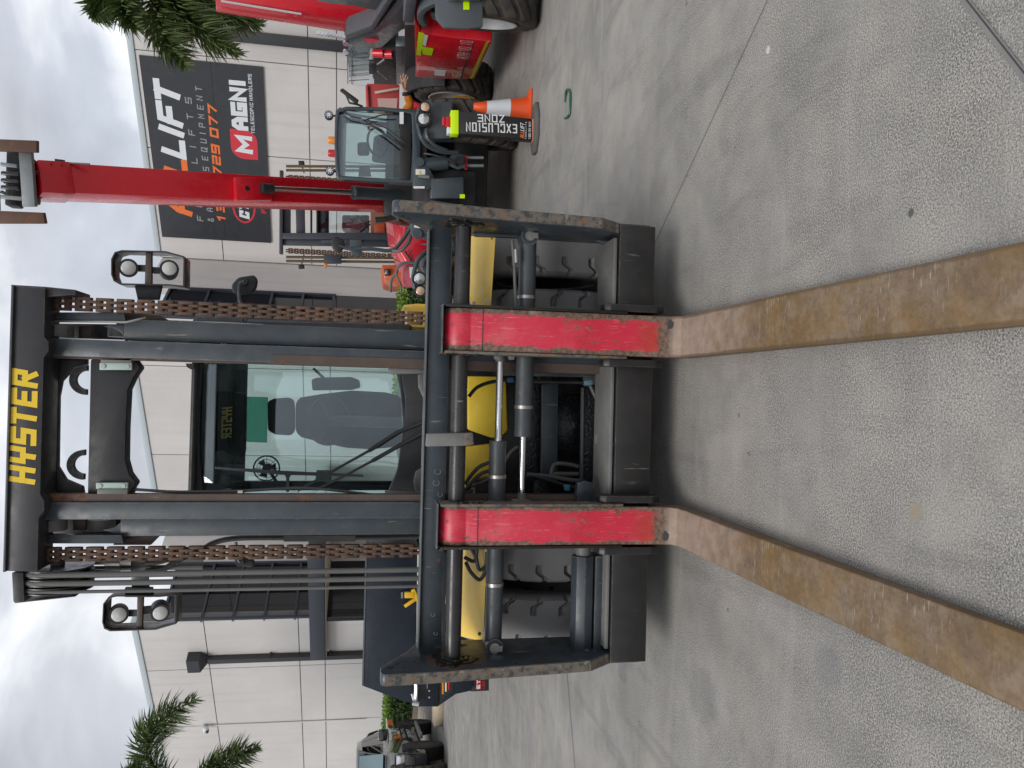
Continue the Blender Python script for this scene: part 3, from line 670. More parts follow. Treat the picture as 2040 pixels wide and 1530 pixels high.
# ---- carriage
pr = lambda prof, x0, x1: MB().prism([V(x0, a, b) for a, b in prof], (x1-x0,0,0))
def side_plate(ytip, xtip, right):
    s_ = 1 if right else -1
    e = (lambda x: zz(x, 430, 4.1)) if right else (lambda x: zz(x-23, 1330, 4.1))
    X = I(1000, 417, 4.02).x if right else I(985, 1350, 4.02).x
    x0, x1 = (X-.062, X) if right else (X, X+.062)
    prof = [(3.955,e(792)),(3.965,e(783)),(3.99,e(780)),(4.06,e(780)),(4.30,e(838)),(4.46,e(862)),(4.46,e(1222)),(4.40,e(1300)),(4.16,e(1304)),(4.16,e(1245)),(4.05,e(1195)),(4.03,e(1130)),(4.00,e(1000)),(3.97,e(900))]
    o = fk.part('side_plate', pr(prof, x0, x1), M_carr, bevel=.006)
    # worn front edge band
    fr = MB()
    fl = [(3.955,e(792)),(3.97,e(900)),(4.00,e(1000)),(4.03,e(1130)),(4.05,e(1195)),(4.16,e(1245))]
    for p, q in zip(fl, fl[1:]): fr.prism([V(x0+.004,p[0]-.003,p[1]), V(x1-.004,p[0]-.003,p[1]), V(x1-.004,q[0]-.003,q[1]), V(x0+.004,q[0]-.003,q[1])], (0,.01,0))
    fk.part('worn_edge', fr, M_carre, parent=o)
    for xx, Yh in ((800,4.05),(815,4.10),(828,4.04)):
        c = V(x0 if right else x1, Yh, e(xx)); fk.part('bolt_hole', MB().cyl(c, c + V(-.002 if right else .002,0,0), .014 if xx < 805 else .008, 12), M_grease, parent=o)
    return X, x0, x1
XR, XR0, _ = side_plate(0, 0, True); XL, _, XL1 = side_plate(0, 0, False)
# top beam (behind the shaft)
M_lip = paint('pale_edge_steel', (.11,.12,.125), .4, var=.3, dirt=.5, dirtcol=(.05,.055,.06), scratch=.8)
zt0, zt1 = zz(903,425,4.24), zz(858,425,4.24)
fk.part('top_beam', MB().box(XL1-.01, XR0+.01, 4.24, 4.50, zt0, zt1), M_carr, bevel=.012)
fk.part('beam_lip', MB().box(XL1+.02, XR0-.02, 4.215, 4.30, zt1+.001, zt1+.012), M_lip, bevel=.004)  # paler strip along the top front edge of the beam
# fork shaft
zs = (zz(921,520,4.13)+zz(903,1250,4.13))/2
shaft = fk.part('fork_shaft', MB().cyl(V(XL1-.02,4.13,zs), V(XR0+.02,4.13,zs), .043, 28), M_bar)
rnd = random.Random(5)
def splat(name, c, ax, r, mat, th=.012, sq=1.0, seed=0):
    q = random.Random(seed); a_ = Vector(ax).normalized(); t = V(0,0,1); b_ = a_.cross(t).normalized()
    m = MB(); n = 44
    for l, (rr, off) in enumerate(((1.0,0),(.78,th*.8),(.6,th*1.5))):
        ph = [q.uniform(.72,1.22) for _ in range(n)]; ph = [(ph[i]*2+ph[i-1]+ph[(i+1) % n])/4 * (1+.18*math.sin(3*6.28*i/n+l)) for i in range(n)]
        m.prism([Vector(c) + a_*off + b_*math.cos(6.2832*i/n)*r*rr*ph[i]*sq + t*math.sin(6.2832*i/n)*r*rr*ph[i] for i in range(n)], a_*th)
    return fk.part(name, m, mat)
splat('rust_patch', (XR0-.0005,4.13,zs), (-1,0,0), .15, M_mastr, .001, .8, 5); splat('rust_patch', (XL1+.0005,4.13,zs), (1,0,0), .16, M_mastr, .001, .8, 6)
splat('grease_collar', (XR0-.001,4.12,zs), (-1,0,0), .105, M_grease, .009, .9, 1); splat('grease_collar', (XL1+.001,4.12,zs), (1,0,0), .105, M_grease, .009, .9, 2)
# bottom beam with its worn top plate
zb0, zb1 = (zz(1308,448,4.13)+zz(1286,1313,4.13))/2, (zz(1232,453,4.13)+zz(1216,1308,4.13))/2
fk.part('bottom_beam', MB().box(XL1-.050, XR0+.050, 4.13, 4.155, zb0, zb1-.004).box(XL1+.002, XR0-.002, 4.1551, 4.40, zb0+.002, zb1-.006), M_blk, bevel=.008)
fk.part('bottom_plate', MB().box(XL1+.02, XR0-.02, 4.155, 4.46, zb1, zb1+.022), M_grp, bevel=.005)
# rear frame plates with rounded inner corners beside the tyres
plate(fk, 'frame_plate', [(935,447),(940,462),(948,470),(1005,472),(1180,476),(1204,486),(1216,510),(1218,530),(1230,530),(1230,450)], 4.36, .04, M_carr)
plate(fk, 'frame_plate', [(915,1303),(917,1284),(960,1288),(1140,1290),(1215,1312),(1215,1303)], 4.36, .04, M_carr)
chalk = plain('chalk', (.30,.33,.34), .9)
for x, y, r in ((873,1021,5),(872,1011,4.5),(872,1002,5),(877,985,4),(869,962,5),(872,940,5),(862,1225,3),(868,1262,3)):
    c = I(x,y,4.238); fk.part('chalk_mark', MB().tube([c + V(math.cos(a)*r*.0028,0,math.sin(a)*r*.0034) for a in [.5+5.2*i/14 for i in range(15)]], .0011, 4), chalk)
# centre strap over the shaft
plate(fk, 'centre_strap', [(850,864),(938,862),(940,870),(938,888),(848,890)], 4.07, .05, M_grp, bevel=.006)
plate(fk, 'centre_strap_lug', [(925,863),(942,862),(945,886),(925,888)], 4.04, .06, M_carre, bevel=.006)

# ---- forks
def fork_mat():
    s = NT('scuffed_fork_steel'); X, Yv, Z = s.sep()
    n = s.noise(5, 7, .68); n2 = s.noise(2.4, 4); fine = s.noise(45, 6, .72); mid = s.noise(14, 6, .7)
    scr = s.noise(24, 3, .6, (5,.5,.5)); scr2 = s.noise(30, 2, .5, (.6,5,.6), dist=.5); where = s.noise(2.1, 4)
    steel = s.mix(s.rng(n2,.35,.65), (.150,.092,.042), (.205,.155,.112))
    steel = s.mix(s.math('MULTIPLY', s.rng(fine,.42,.66), .6), steel, (.085,.055,.030))
    steel = s.mix(s.math('MULTIPLY', s.rng(mid,.46,.62), .6), steel, (.27,.205,.145)); dkp = s.noise(4.2, 8, .72); steel = s.mix(s.math('MULTIPLY', s.rng(dkp,.52,.66), .6), steel, (.085,.060,.042))
    ochre = s.noise(2.6, 8, .7, dist=.6); steel = s.mix(s.math('MULTIPLY', s.rng(ochre,.44,.68), .6), steel, (.23,.125,.018))
    wz = s.rng(where, .47, .58)
    steel = s.mix(s.math('MULTIPLY', s.math('MULTIPLY', s.rng(scr2,.645,.69), wz), .55), steel, (.46,.40,.33))
    hl = s.math('ADD', Yv, s.math('MULTIPLY', s.math('SUBTRACT', n, .5), .9))
    steel = s.mix(s.math('MULTIPLY', s.rng(hl, -.85, -.35, 0., .8), s.rng(mid,.3,.55,.5,1.)), steel, (.37,.285,.235))
    ax = s.math('ABSOLUTE', X)
    dk = s.math('ADD', ax, s.math('MULTIPLY', s.math('SUBTRACT', n, .5), .03)); steel = s.mix(s.rng(dk,.094,.102,0.,.7), steel, (.10,.058,.022))
    edge = s.math('ADD', ax, s.math('MULTIPLY', s.math('SUBTRACT', n, .5), .085)); edge = s.math('ADD', edge, s.math('MULTIPLY', s.math('SUBTRACT', fine, .5), .028))
    low = s.math('ADD', Z, s.math('MULTIPLY', s.math('SUBTRACT', mid, .5), .22)); low = s.math('ADD', low, s.math('MULTIPLY', s.math('SUBTRACT', fine, .5), .07))
    red = s.math('MULTIPLY', s.rng(edge, .076, .087, 1., 0.), s.rng(low, .205, .235))
    chip = s.noise(11, 9, .75); red = s.math('MULTIPLY', red, s.rng(chip, .385, .41))
    gou = s.noise(7, 5, .6, (2.6,1,.55), dist=.4); gf = s.noise(34, 2, .5, (3.2,1,.4)); gouge = s.math('MULTIPLY', s.rng(gou,.60,.64), s.rng(gf,.46,.56)); red = s.math('MULTIPLY', red, s.math('SUBTRACT', 1., gouge))
    rc = s.mix(s.rng(n2,.3,.7), (.48,.012,.034), (.64,.034,.072))
    rc = s.mix(s.math('MULTIPLY', s.math('MULTIPLY', s.rng(scr,.58,.64), s.rng(where,.42,.55)), .6), rc, (.68,.26,.25)); fade = s.noise(3.3, 6, .65); rc = s.mix(s.math('MULTIPLY', s.rng(fade,.50,.68), .55), rc, (.66,.13,.155)); grm = s.noise(5.5, 7, .7); rc = s.mix(s.math('MULTIPLY', s.rng(grm,.56,.72), .6), rc, (.17,.03,.03))
    oil = s.math('ADD', Z, s.math('MULTIPLY', s.math('SUBTRACT', n, .5), .4)); rc = s.mix(s.rng(oil,.36,.20,0.,.65), rc, (.30,.045,.012))
    worn = s.mix(s.rng(fine,.4,.6), (.075,.042,.030), (.19,.125,.088)); worn = s.mix(s.math('MULTIPLY', s.rng(mid,.55,.7), .7), worn, (.34,.255,.20))
    base = s.mix(s.rng(Z, .11, .17), steel, worn)
    c = s.mix(red, base, rc)
    s.bump(s.math('ADD', s.math('MULTIPLY', red, .6), fine), .3, .004)
    return s.set(c, s.mix(red, (.55,.55,.55), (.36,.36,.36)), .0)
M_fork = fork_mat(); M_burn = paint('burnt_weld_steel', (.055,.052,.056), .5, dirt=.5, dirtcol=(.16,.12,.09))
def fork(ya, yb):
    x0, x1 = xr(1150, ya, yb, 4.02); cx = (x0+x1)/2; w = (x1-x0)/2; base = V(cx, 4.02, 0)
    zt = zs; prof = [(4.02,zt-.06)]
    # side profile (Y,Z): shank front down to the heel, blade to the tip, underside back, up the rear
    prof = [(4.105,zt-.085),(4.10,.16),(4.085,.06),(4.03,.016),(3.9,.010),(1.45,.012),(1.42,.03),(1.9,.052),(3.0,.084),(3.88,.094),(3.965,.105),(4.0,.135),(4.013,.19),(4.02,.40),(4.022,zt-.085),(4.035,zt-.07)]
    arc_ = [(4.13+math.cos(R(a))*.098, zt+math.sin(R(a))*.098) for a in range(205, -60, -22)]
    prof = [(4.105,.5)] + prof[1:15] + arc_[0:9] + [(4.20,zt-.06),(4.12,zt-.10)]
    m = MB().prism([V(cx-w, a, b) for a, b in prof], (2*w,0,0))
    o = obj('fork', m.mesh('fork', M_fork, base, bevel=.005), fk.e, base - fk.loc)
    o['label'] = 'red shank worn to bare steel with a long brown blade'
    for sgn, gx in ((-1, cx-w), (1, cx+w)):
        a, b = sorted((gx + sgn*.002, gx + sgn*.016))
        e_ = fk.part('fork_cheek', MB().prism([V(a,y_,z_) for y_,z_ in ((4.01,zt+.09),(4.01,zb1-.02),(4.12,zb1-.02),(4.16,zt+.10))], (b-a,0,0)), M_carre if sgn*(-.21-cx) > 0 else M_grease, bevel=.003)
        a, b = sorted((gx + sgn*.017, gx + sgn*.058))
        fk.part('fork_guide', MB().prism([V(a,y_,z_) for y_,z_ in ((4.05,zb1+.10),(4.13,zb1+.10),(4.128,zb0-.01),(4.06,zb0-.03),(4.03,zb0+.02),(4.03,zb1+.07))], (b-a,0,0)), M_blk, bevel=.006)
    pl_ = [(-.8,.098),(1.0,.098)]
    fk.part('fork_cap', MB().box(cx-w-.016, cx+w+.016, 4.03, 4.2, zt+.101, zt+.110), M_carr, bevel=.003)
    for i in range(8):
        sg_ = rnd.choice((-1,1)); splat('grease_smear', (cx+sg_*(w+.0165), 4.04+rnd.uniform(0,.06), zt+rnd.uniform(-.10,.09)), (sg_,0,0), .03, M_grease, .003, .8, i)
    # weld repair at the heel
    p = V(cx + (w-.045)*(1 if cx > 0 else -1), 4.0, .15)
    splat('weld_patch', p + V(0,.002,0), (0,-1,.35), .024, M_burn, .0015, 1., 9)
    fk.part('hook_seam', MB().box(cx-w+.002, cx+w-.002, 4.0185, 4.03, zt-.1025, zt-.0995), M_mastr)
    return cx, w
fork(622.5, 706); fork(1010, 1086)

# ---- fork positioner cylinders
M_cyl = paint('ram_slate_paint', (.050,.058,.066), .45, var=.25, dirt=.4, dirtcol=(.16,.15,.14), rust=.25, rustsc=10, scratch=.3)
def ram(a, b, r, rod_end, rr, clamps, Y):
    a, b, e = I(*a, Y), I(*b, Y), I(*rod_end, Y)
    a.z = b.z = e.z = (a.z + b.z + e.z)/3 if abs(a.z-e.z) < .08 else b.z
    dr = (b-a).normalized()
    o = fk.part('positioner_cylinder', MB().cyl(a, b, r, 24).cyl(b-dr*.03, b+dr*.004, r*1.04, 24), M_cyl)
    fk.part('piston_rod', MB().cyl(b, e, rr, 18), M_chrome, parent=o)
    fk.part('rod_eye', MB().cyl(e - dr*.05, e, rr*1.35, 14), M_grp, parent=o)
    for (x, y) in clamps:
        c = V(I(x,y,Y).x, Y, a.z); fk.part('hose_clamp', MB().cyl(c - dr*.009, c + dr*.009, r+.004, 24), M_clamp, parent=o)
    # pin with keeper at the plate end
    p = a + V(0,-r-.01,0); fk.part('pin_boss', MB().cyl(a+V(0,.06,0), p, r*1.02, 20), M_carr, parent=o)
    fk.part('pivot_pin', MB().cyl(p, p+V(0,-.012,0), .028, 18).obox(p+V(.0,-.016,-.018),(.03,.008,.045)), M_clamp, parent=o)
    return o
ram((1053,474),(1043,868),.049,(1037,1000),.0175,[(1050,593),(1044,811)],4.30)
ram((981,1284),(990,880),.047,(1000,703),.0195,[(988,949),(984,1163)],4.27)
h0, h1 = I(1160,1106,4.26), I(1158,1308,4.26); h0.z = h1.z = (h0.z+h1.z)/2
fk.part('stop_tube', MB().cyl(h1, h0, .066, 8), M_carr, bevel=.004)
fk.part('stop_tube_rod', MB().cyl(h0, h0+V(.06,0,0), .044, 16), M_grp)
fk.part('stop_plate', MB().box(h1.x, h0.x, 4.22, 4.36, zb1+.022, h0.z-.062), M_carr, bevel=.006)
fk.part('bolt', MB().cyl(I(1168,1300,4.19), I(1168,1300,4.20), .02, 12), M_grease)
# lugs on the forks and frame
for pts in ([(985,706),(998,706),(1000,716),(987,716)],[(1013,706),(1027,706),(1025,717),(1016,716)],[(1022,996),(1034,996),(1032,1006),(1020,1006)],[(1048,996),(1060,998),(1058,1006),(1046,1006)]): plate(fk, 'lug', pts, 4.15, .05, M_grp, bevel=.004)
plate(fk, 'coupler', [(1152,962),(1164,957),(1180,962),(1188,978),(1186,1000),(1170,1004),(1152,1000),(1148,985)], 4.28, .06, M_carr, bevel=.01)
plate(fk, 'port_block', [(1190,862),(1210,862),(1210,890),(1192,890),(1187,884),(1187,868)], 4.40, .04, M_grp, bevel=.006)
for y in (870, 883): c = I(1203,y,4.40); fk.part('bolt', MB().cyl(c, c+V(0,-.01,0), .011, 8), M_clamp)

# ---- wheels: notched solid tyres, dual each side
def tyre_mesh(R_, w, N_, cfun, duty, deep, seg=12, m=28, depth=.02, rim=.55, amin=.36):
    # the grid is sheared along the groove line, so groove walls follow grid lines
    mb = MB(); n = N_*seg; P = []; k = None
    prof_in = [(1.0,R_*.82),(.96,R_*.68),(.80,R_*rim)]
    for i in range(n):
        ph = (i % seg)/seg
        full = []
        for q, r in reversed(prof_in): full.append((-q*w/2, r, cfun(-1)))
        for j in range(m+1):
            s_ = -1 + 2*j/m; sh = max(0, abs(s_)-.86)/.14; r = R_ - .077*R_*sh**2 - .004*s_*s_
            if abs(s_) > amin and ph >= duty: r -= depth*deep(abs(s_))
            full.append((s_*w/2, r, cfun(s_)))
        for q, r in prof_in: full.append((q*w/2, r, cfun(1)))
        k = len(full)
        for x, r, c in full:
            th = 2*math.pi*(i/seg + c)/N_; P.append(V(x, math.cos(th)*r, math.sin(th)*r))
    fs = [(i*k+j, i*k+j+1, ((i+1) % n)*k+j+1, ((i+1) % n)*k+j) for i in range(n) for j in range(k-1)]
    return mb.add(P, fs)
def notch_line(s_):
    a = abs(s_); z = .10 if a > .80 else (.10 - (.80-a)/.16*.24 if a > .64 else -.14)
    if a < .36: z = -.14*a/.36
    return z + (.5*min(1, max(0, (s_+.36)/.72)))
TY = tyre_mesh(.60, .335, 22, notch_line, .84, lambda a: 1., seg=13, m=30, depth=.03).mesh('tyre', M_tyre, ang=40)
RIMM = MB().lathe((0,0,0), (1,0,0), [(-.13,.33),(-.13,.31),(-.05,.29),(-.04,.12),(.02,.11),(.02,.0)], 32, cap=False).mesh('rim', M_rim)
wy = 5.14
for X in (I(1100,494,4.6).x, I(1100,631,4.6).x, I(1100,1104,4.6).x, I(1100,1241,4.6).x):
    w_ = obj('wheel', RIMM, fk.e, V(X, wy, .60) - fk.loc)
    t_ = obj('tyre', TY, w_, (0,0,0)); t_.rotation_euler = (rnd.uniform(0,6),0,0)
fk.part('axle', MB().cyl(V(I(1100,560,4.6).x,wy,.6), V(I(1100,1170,4.6).x,wy,.6), .16, 20), M_oil)
# fenders and other yellow panels
def fender(pts, Y):
    xm = max(p[0] for p in pts); fy = lambda x: Y - .04 + (xm-x)*.0052
    return fk.part('fender', MB().prism([I(x,y,fy(x)) for x,y in pts], (0,.02,-.004)), M_yel, bevel=.004)
f1 = fender([(938,470),(950,464),(988,460),(978,613),(948,613),(937,571)], 4.50)
f2 = fender([(928,1090),(970,1092),(963,1279),(917,1268)], 4.50)
for pts, o_, p_ in (([(938,470),(937,571),(948,613)],f1,1), ([(928,1090),(917,1268)],f2,1)):
    A = [I(x,y,4.73) for x,y in pts]; B = [p + V(0,.75,.02) for p in A]
    m = MB()
    for i in range(len(A)-1): m.prism([A[i], A[i+1], B[i+1], B[i]], (0,0,-.012))
    fk.part('fender_top', m, M_yel)
for x, y, Y in ((981,474,4.5),(970,602,4.5),(944,604,4.5),(955,1262,4.5)):
    c = I(x,y,Y); fk.part('bolt', MB().cyl(c, c+V(0,-.006,0), .011, 8), M_clamp)
plate(fk, 'floor_panel', [(932,749),(992,750),(1009,762),(1012,859),(995,872),(978,872),(932,856)], 4.92, .05, M_yello, bevel=.012)
plate(fk, 'floor_panel', [(927,890),(980,884),(980,972),(926,975)], 4.92, .05, M_yello, bevel=.008)
fk.part('step_box', MB().prism(pI([(800,607),(812,622),(812,650),(900,655),(900,607),(830,604)],5.5), (0,.7,0)), M_yel, bevel=.05, seg=4)
# mast cross members and the oily axle casting
plate(fk, 'cross_member', [(1060,745),(1080,760),(1080,948),(1066,958),(1044,958),(1044,745)], 4.80, .03, M_oil)
plate(fk, 'cross_member', [(1080,766),(1112,764),(1110,949),(1078,946)], 4.72, .03, M_mast)
plate(fk, 'cross_member', [(1160,772),(1212,760),(1212,1000),(1158,1000)], 4.78, .03, M_oil)
plate(fk, 'cross_edge', [(1160,772),(1164,772),(1162,960),(1157,960)], 4.75, .04, M_grp)
plate(fk, 'mast_foot', [(1000,716),(1210,716),(1210,752),(1000,748)], 4.60, .08, M_mast)
plate(fk, 'mast_foot', [(1000,985),(1205,990),(1205,1004),(1000,1004)], 4.60, .08, M_blk)
c = I(1140,850,5.0); fk.part('axle_casing', MB().lathe(c+V(0,.2,0), (0,-1,0), [(0,.30),(.12,.29),(.2,.22),(.26,.10),(.28,0)], 28), M_oil)
fk.part('chassis', MB().box(-.75,.33,5.0,7.9,.35,.95), M_blk, bevel=.03)
# hoses round the carriage
def hs(pts, Y, r=.011, mat=None): fk.part('hose', MB().tube([I(x,y,Y + (q[0] if q else 0)) for x,y,*q in pts], r, 8, smooth=5), mat or M_hose)
hs([(934,790),(950,772),(975,762),(1000,758),(1012,757),(1060,760),(1160,762),(1172,766),(1190,790),(1196,830),(1194,862)], 4.62)
hs([(1176,768),(1186,790),(1200,815),(1204,840),(1202,862)], 4.58, .011, M_hoseg)
hs([(926,965),(940,945),(955,930),(975,921)], 4.45); hs([(928,975),(945,955),(960,943),(975,938)], 4.45)
hs([(925,975),(950,965),(985,948),(1005,920),(1018,900),(1032,890)], 4.5, .009, M_hoseg)
hs([(1070,950),(1100,958),(1130,968),(1160,972)], 4.66); hs([(1050,945),(1090,948),(1130,955),(1155,958)], 4.66, .013, M_hoseg)
hs([(1190,960),(1196,930),(1198,905),(1203,893)], 4.5, .009); hs([(1180,966),(1190,940),(1195,915),(1197,898),(1203,895)], 4.46, .009)
hs([(1098,948),(1105,925),(1135,925),(1152,930)], 4.70, .013, M_hoseg); hs([(1098,952),(1105,944),(1135,944),(1152,944)], 4.70, .013, M_hoseg)
hs([(940,1095),(948,1110),(955,1135),(968,1125),(970,1100)], 4.44); hs([(928,1120),(938,1140),(955,1155),(966,1140),(972,1120)], 4.44); hs([(925,1110),(945,1118),(950,1095)], 4.44)
hs([(1020,478),(1024,520),(1026,570),(1028,612)], 4.23, .009, M_hoseg)
fk.part('hose_fitting', MB().cyl(I(1027,497,4.23), I(1028,524,4.23), .014, 10), M_clamp)
plate(fk, 'valve_block', [(948,955),(985,950),(985,1000),(945,1000)], 4.55, .1, M_plas, bevel=.01)
plate(fk, 'blue_clip', [(1012,752),(1024,752),(1024,762),(1012,762)], 4.58, .03, plain('blue_clip_plastic', (.03,.10,.22), .5)); plate(fk, 'blue_clip', [(1164,758),(1180,757),(1182,767),(1166,768)], 4.58, .03, plain('teal_clip_plastic', (.12,.26,.30), .5))
plate(fk, 'blue_clip', [(1124,966),(1136,966),(1136,978),(1126,978)], 4.62, .03, plain('cyan_clip_plastic', (.08,.25,.36), .5))
# ---- cab of the big forklift
def glass(name, col, spec_rough=.0, refl=1.0):
    s = NT(name); s.t.nodes.remove(s.b)
    tr = s.n('ShaderNodeBsdfTransparent'); tr.inputs[0].default_value = (*col,1); gl = s.n('ShaderNodeBsdfGlossy'); gl.inputs['Roughness'].default_value = .01
    gl.inputs[0].default_value = (.9,.95,1,1)
    fr = s.n('ShaderNodeFresnel'); fr.inputs[0].default_value = 1.45; mx_ = s.n('ShaderNodeMixShader')
    f_ = s.math('MULTIPLY', fr.outputs[0], refl)
    s.l(f_, mx_.inputs[0]); s.l(tr.outputs[0], mx_.inputs[1]); s.l(gl.outputs[0], mx_.inputs[2]); s.l(mx_.outputs[0], s.o.inputs[0]); return s.m
M_glass = glass('tinted_cab_glass', (.885,.958,.952), refl=2.6)
M_seat = paint('seat_fabric', (.016,.018,.021), .75, dirt=.05, bump=0)
M_liner = paint('cab_liner', (.24,.265,.285), .75, dirt=.1, bump=0)
cab = plate(fk, 'cab', [(796,728),(806,790),(808,850),(800,915),(776,985),(990,985),(990,728)], 5.12, .06, M_plas, bevel=.01)
def wy_(x): return 5.16 + (795-x)/(795-395)*.34
ws = [(404,726),(398,790),(396,850),(398,920),(405,988),(770,988),(792,935),(803,850),(797,780),(786,726)]
_wn = V(1,0,0).cross(I(396,850,5.5) - I(800,850,5.16)).normalized(); wp = [onwall(x,y,I(800,850,5.16),_wn) for x,y in ws]
fk.part('windscreen', MB().prism(wp, (0,.008,.001)), M_glass, parent=cab, smooth=False)
X0, X1 = -.80, .385
def lean(x0, x1, z0, z1, y0, y1, w, d): return MB().beam((x0,y0,z0),(x1,y1,z1), w, d, up=(0,1,0))
zb_, zt_ = zz(800,850,5.16), zz(396,850,5.5)
for X in (X0, X1): fk.part('pillar', MB().beam((X,5.18,zb_-.05),(X,5.52,zt_+.02), .09, .10, up=(0,1,0)), M_plas, parent=cab, bevel=.015)
for X in (X0, X1): fk.part('pillar', MB().beam((X,6.62,.9),(X,6.55,zt_), .08, .08, up=(0,1,0)), M_plas, parent=cab, bevel=.01)
zr = zz(379,850,5.45)
roof = fk.part('roof', MB().box(X0-.06, X1+.06, 5.42, 6.75, zt_-.0, zr), M_plas, parent=cab, bevel=.035, seg=3)
fk.part('roof_liner', MB().box(X0+.02, X1-.02, 5.56, 6.6, zt_-.055, zt_-.004), M_liner, parent=cab)
fk.part('rear_header', MB().box(X0+.04, X1-.04, 6.54, 6.62, zz(486,850,6.5), zt_-.002), M_liner, parent=cab)
fk.part('rear_window', MB().box(X0+.04, X1-.04, 6.57, 6.577, 1.25, zz(486,850,6.5)), M_glass, parent=cab)
fk.part('rear_wall', MB().box(X0, X1, 6.55, 6.65, .9, 1.25), M_plas, parent=cab)
for X in (X0, X1): fk.part('side_window', MB().box(X-.004, X+.004, 5.45, 6.55, 1.3, zt_), M_glass, parent=cab)
for X in (X0, X1): fk.part('door_panel', MB().box(X-.03, X+.03, 5.2, 6.55, .85, 1.3), M_plas, parent=cab, bevel=.01)
fk.part('cab_floor', MB().box(X0+.03, X1-.03, 5.18, 6.55, .85, .9), M_plas, parent=cab)
fk.part('dashboard', MB().prism([V(X0+.05,a,b) for a,b in ((5.22,1.0),(5.24,zb_-.04),(5.36,zb_-.05),(5.45,zb_-.14),(5.45,1.0))], (X1-X0-.1,0,0)), M_liner, parent=cab, bevel=.015)
# lower frame of the windscreen
lf_ = [(786,726),(797,780),(803,850),(792,935),(770,988),(784,990),(803,937),(814,850),(808,780),(797,726)]
fk.part('windscreen_frame', MB().prism([I(x,y,5.14) for x,y in lf_], (0,.05,0)), M_mast, parent=cab, bevel=.004)
uf = [(404,726),(398,790),(396,850),(398,920),(405,988),(386,990),(380,920),(378,850),(380,790),(387,726)]
fk.part('windscreen_frame', MB().prism([I(x,y,5.47) for x,y in uf], (0,.05,0)), M_plas, parent=cab, bevel=.006)
# seat, wheel, monitor, fan
def rbox(c, size, bev, m=None): return MB().obox(c, size, m)
hr = I(557,833,6.15); fk.part('headrest', MB().prism([I(x,y,6.12) for x,y in ((532,800),(545,794),(575,792),(584,798),(586,820),(586,858),(580,868),(548,866),(533,858))], (0,.12,0)), M_seat, parent=cab, bevel=.025, seg=3)
seat = fk.part('seat', MB().prism([I(x,y,6.05) for x,y in ((588,800),(598,792),(640,785),(700,778),(770,782),(800,790),(800,890),(740,896),(690,893),(640,882),(600,872),(588,862))], (0,.16,0)), M_seat, parent=cab, bevel=.04, seg=3)
fk.part('seat_cushion', MB().box(-.52,.02,5.65,6.12,1.12,1.26), M_seat, parent=cab, bevel=.04, seg=3)
fk.part('seat_base', MB().box(-.45,-.05,5.7,6.05,.9,1.12), M_plas, parent=cab)
sw = I(655,838,5.62); ring_ = [sw + V(math.cos(a)*.165, -math.sin(a)*.10, math.sin(a)*.14) for a in [2*math.pi*i/28 for i in range(29)]]
M_swh = plain('wheel_grey', (.07,.075,.08), .6)
swo = fk.part('steering_wheel', MB().tube(ring_, .011, 8), M_swh, parent=cab)
hub = sw + V(0,.02,-.01)
fk.part('steering_column', MB().cyl(hub, V(hub.x,5.42,zb_-.12), .04, 12).beam(hub, ring_[2], .02,.02).beam(hub, ring_[12], .02,.02).beam(hub, ring_[21], .02,.02), M_swh, parent=cab)
mo = [(620,756),(632,752),(700,751),(716,757),(718,772),(700,777),(622,778)]
fk.part('monitor', MB().prism([I(x,y,5.75) for x,y in mo], (0,.05,0)), M_swh, parent=cab, bevel=.012)
fk.part('monitor_stalk', MB().cyl(I(655,762,5.78), I(625,735,5.9), .01, 8), M_plas, parent=cab)
fc = I(531,933,5.75); fan = fk.part('fan', MB().tube([fc + V(math.cos(a)*.088,0,math.sin(a)*.088) for a in [2*math.pi*i/26 for i in range(27)]], .006, 6), M_plas, parent=cab)
gr = MB()
for r_ in (.025,.045,.065): gr.tube([fc + V(math.cos(a)*r_,-.02,math.sin(a)*r_) for a in [2*math.pi*i/20 for i in range(21)]], .0018, 4)
for i in range(8): gr.tube([fc+V(0,-.02,0), fc + V(math.cos(i*.785)*.088,0,math.sin(i*.785)*.088)], .0018, 4)
fk.part('fan_grille', gr, M_plas, parent=cab)
fk.part('fan_motor', MB().cyl(fc, fc+V(0,.06,0), .03, 14).cyl(fc+V(0,.05,0), I(560,975,5.8), .012, 8), M_plas, parent=cab)
for i in range(3): fk.part('fan_blade', MB().prism([fc+V(0,.01,0), fc+V(math.cos(i*2.09+.3)*.07,.0,math.sin(i*2.09+.3)*.07), fc+V(math.cos(i*2.09+1.1)*.07,.02,math.sin(i*2.09+1.1)*.07)], (0,.003,0)), M_plas, parent=cab)
# dark plate with mirrored lettering under the roof, green film below it
po = [(422,785),(432,779),(470,781),(488,786),(487,895),(484,912),(455,905),(446,898),(424,900),(421,890)]
letter_plate = fk.part('roof_plate', MB().prism([I(x,y,5.80) for x,y in po], (0,.10,0)), plain('plate_black', (.008,.010,.010), .6), parent=cab, bevel=.012)
pa, pb = I(463,810,5.795), I(461,871,5.795)
def ppl(x, y, k=0): return V(pa.x - x, 5.794 - .0003*k, pa.z + y)
lettering(fk, 'HYSTER', 0, 0, .07, .0335, .0035, .011, .12, ppl, plain('plate_gold', (.75,.60,.10), .5), parent=letter_plate)
fk.part('green_film', MB().prism([I(x,y,5.86) for x,y in ((487,790),(534,791),(532,882),(486,880))], (0,.004,0)), glass('green_film_glass', (.30,.58,.49), refl=.6), parent=cab)
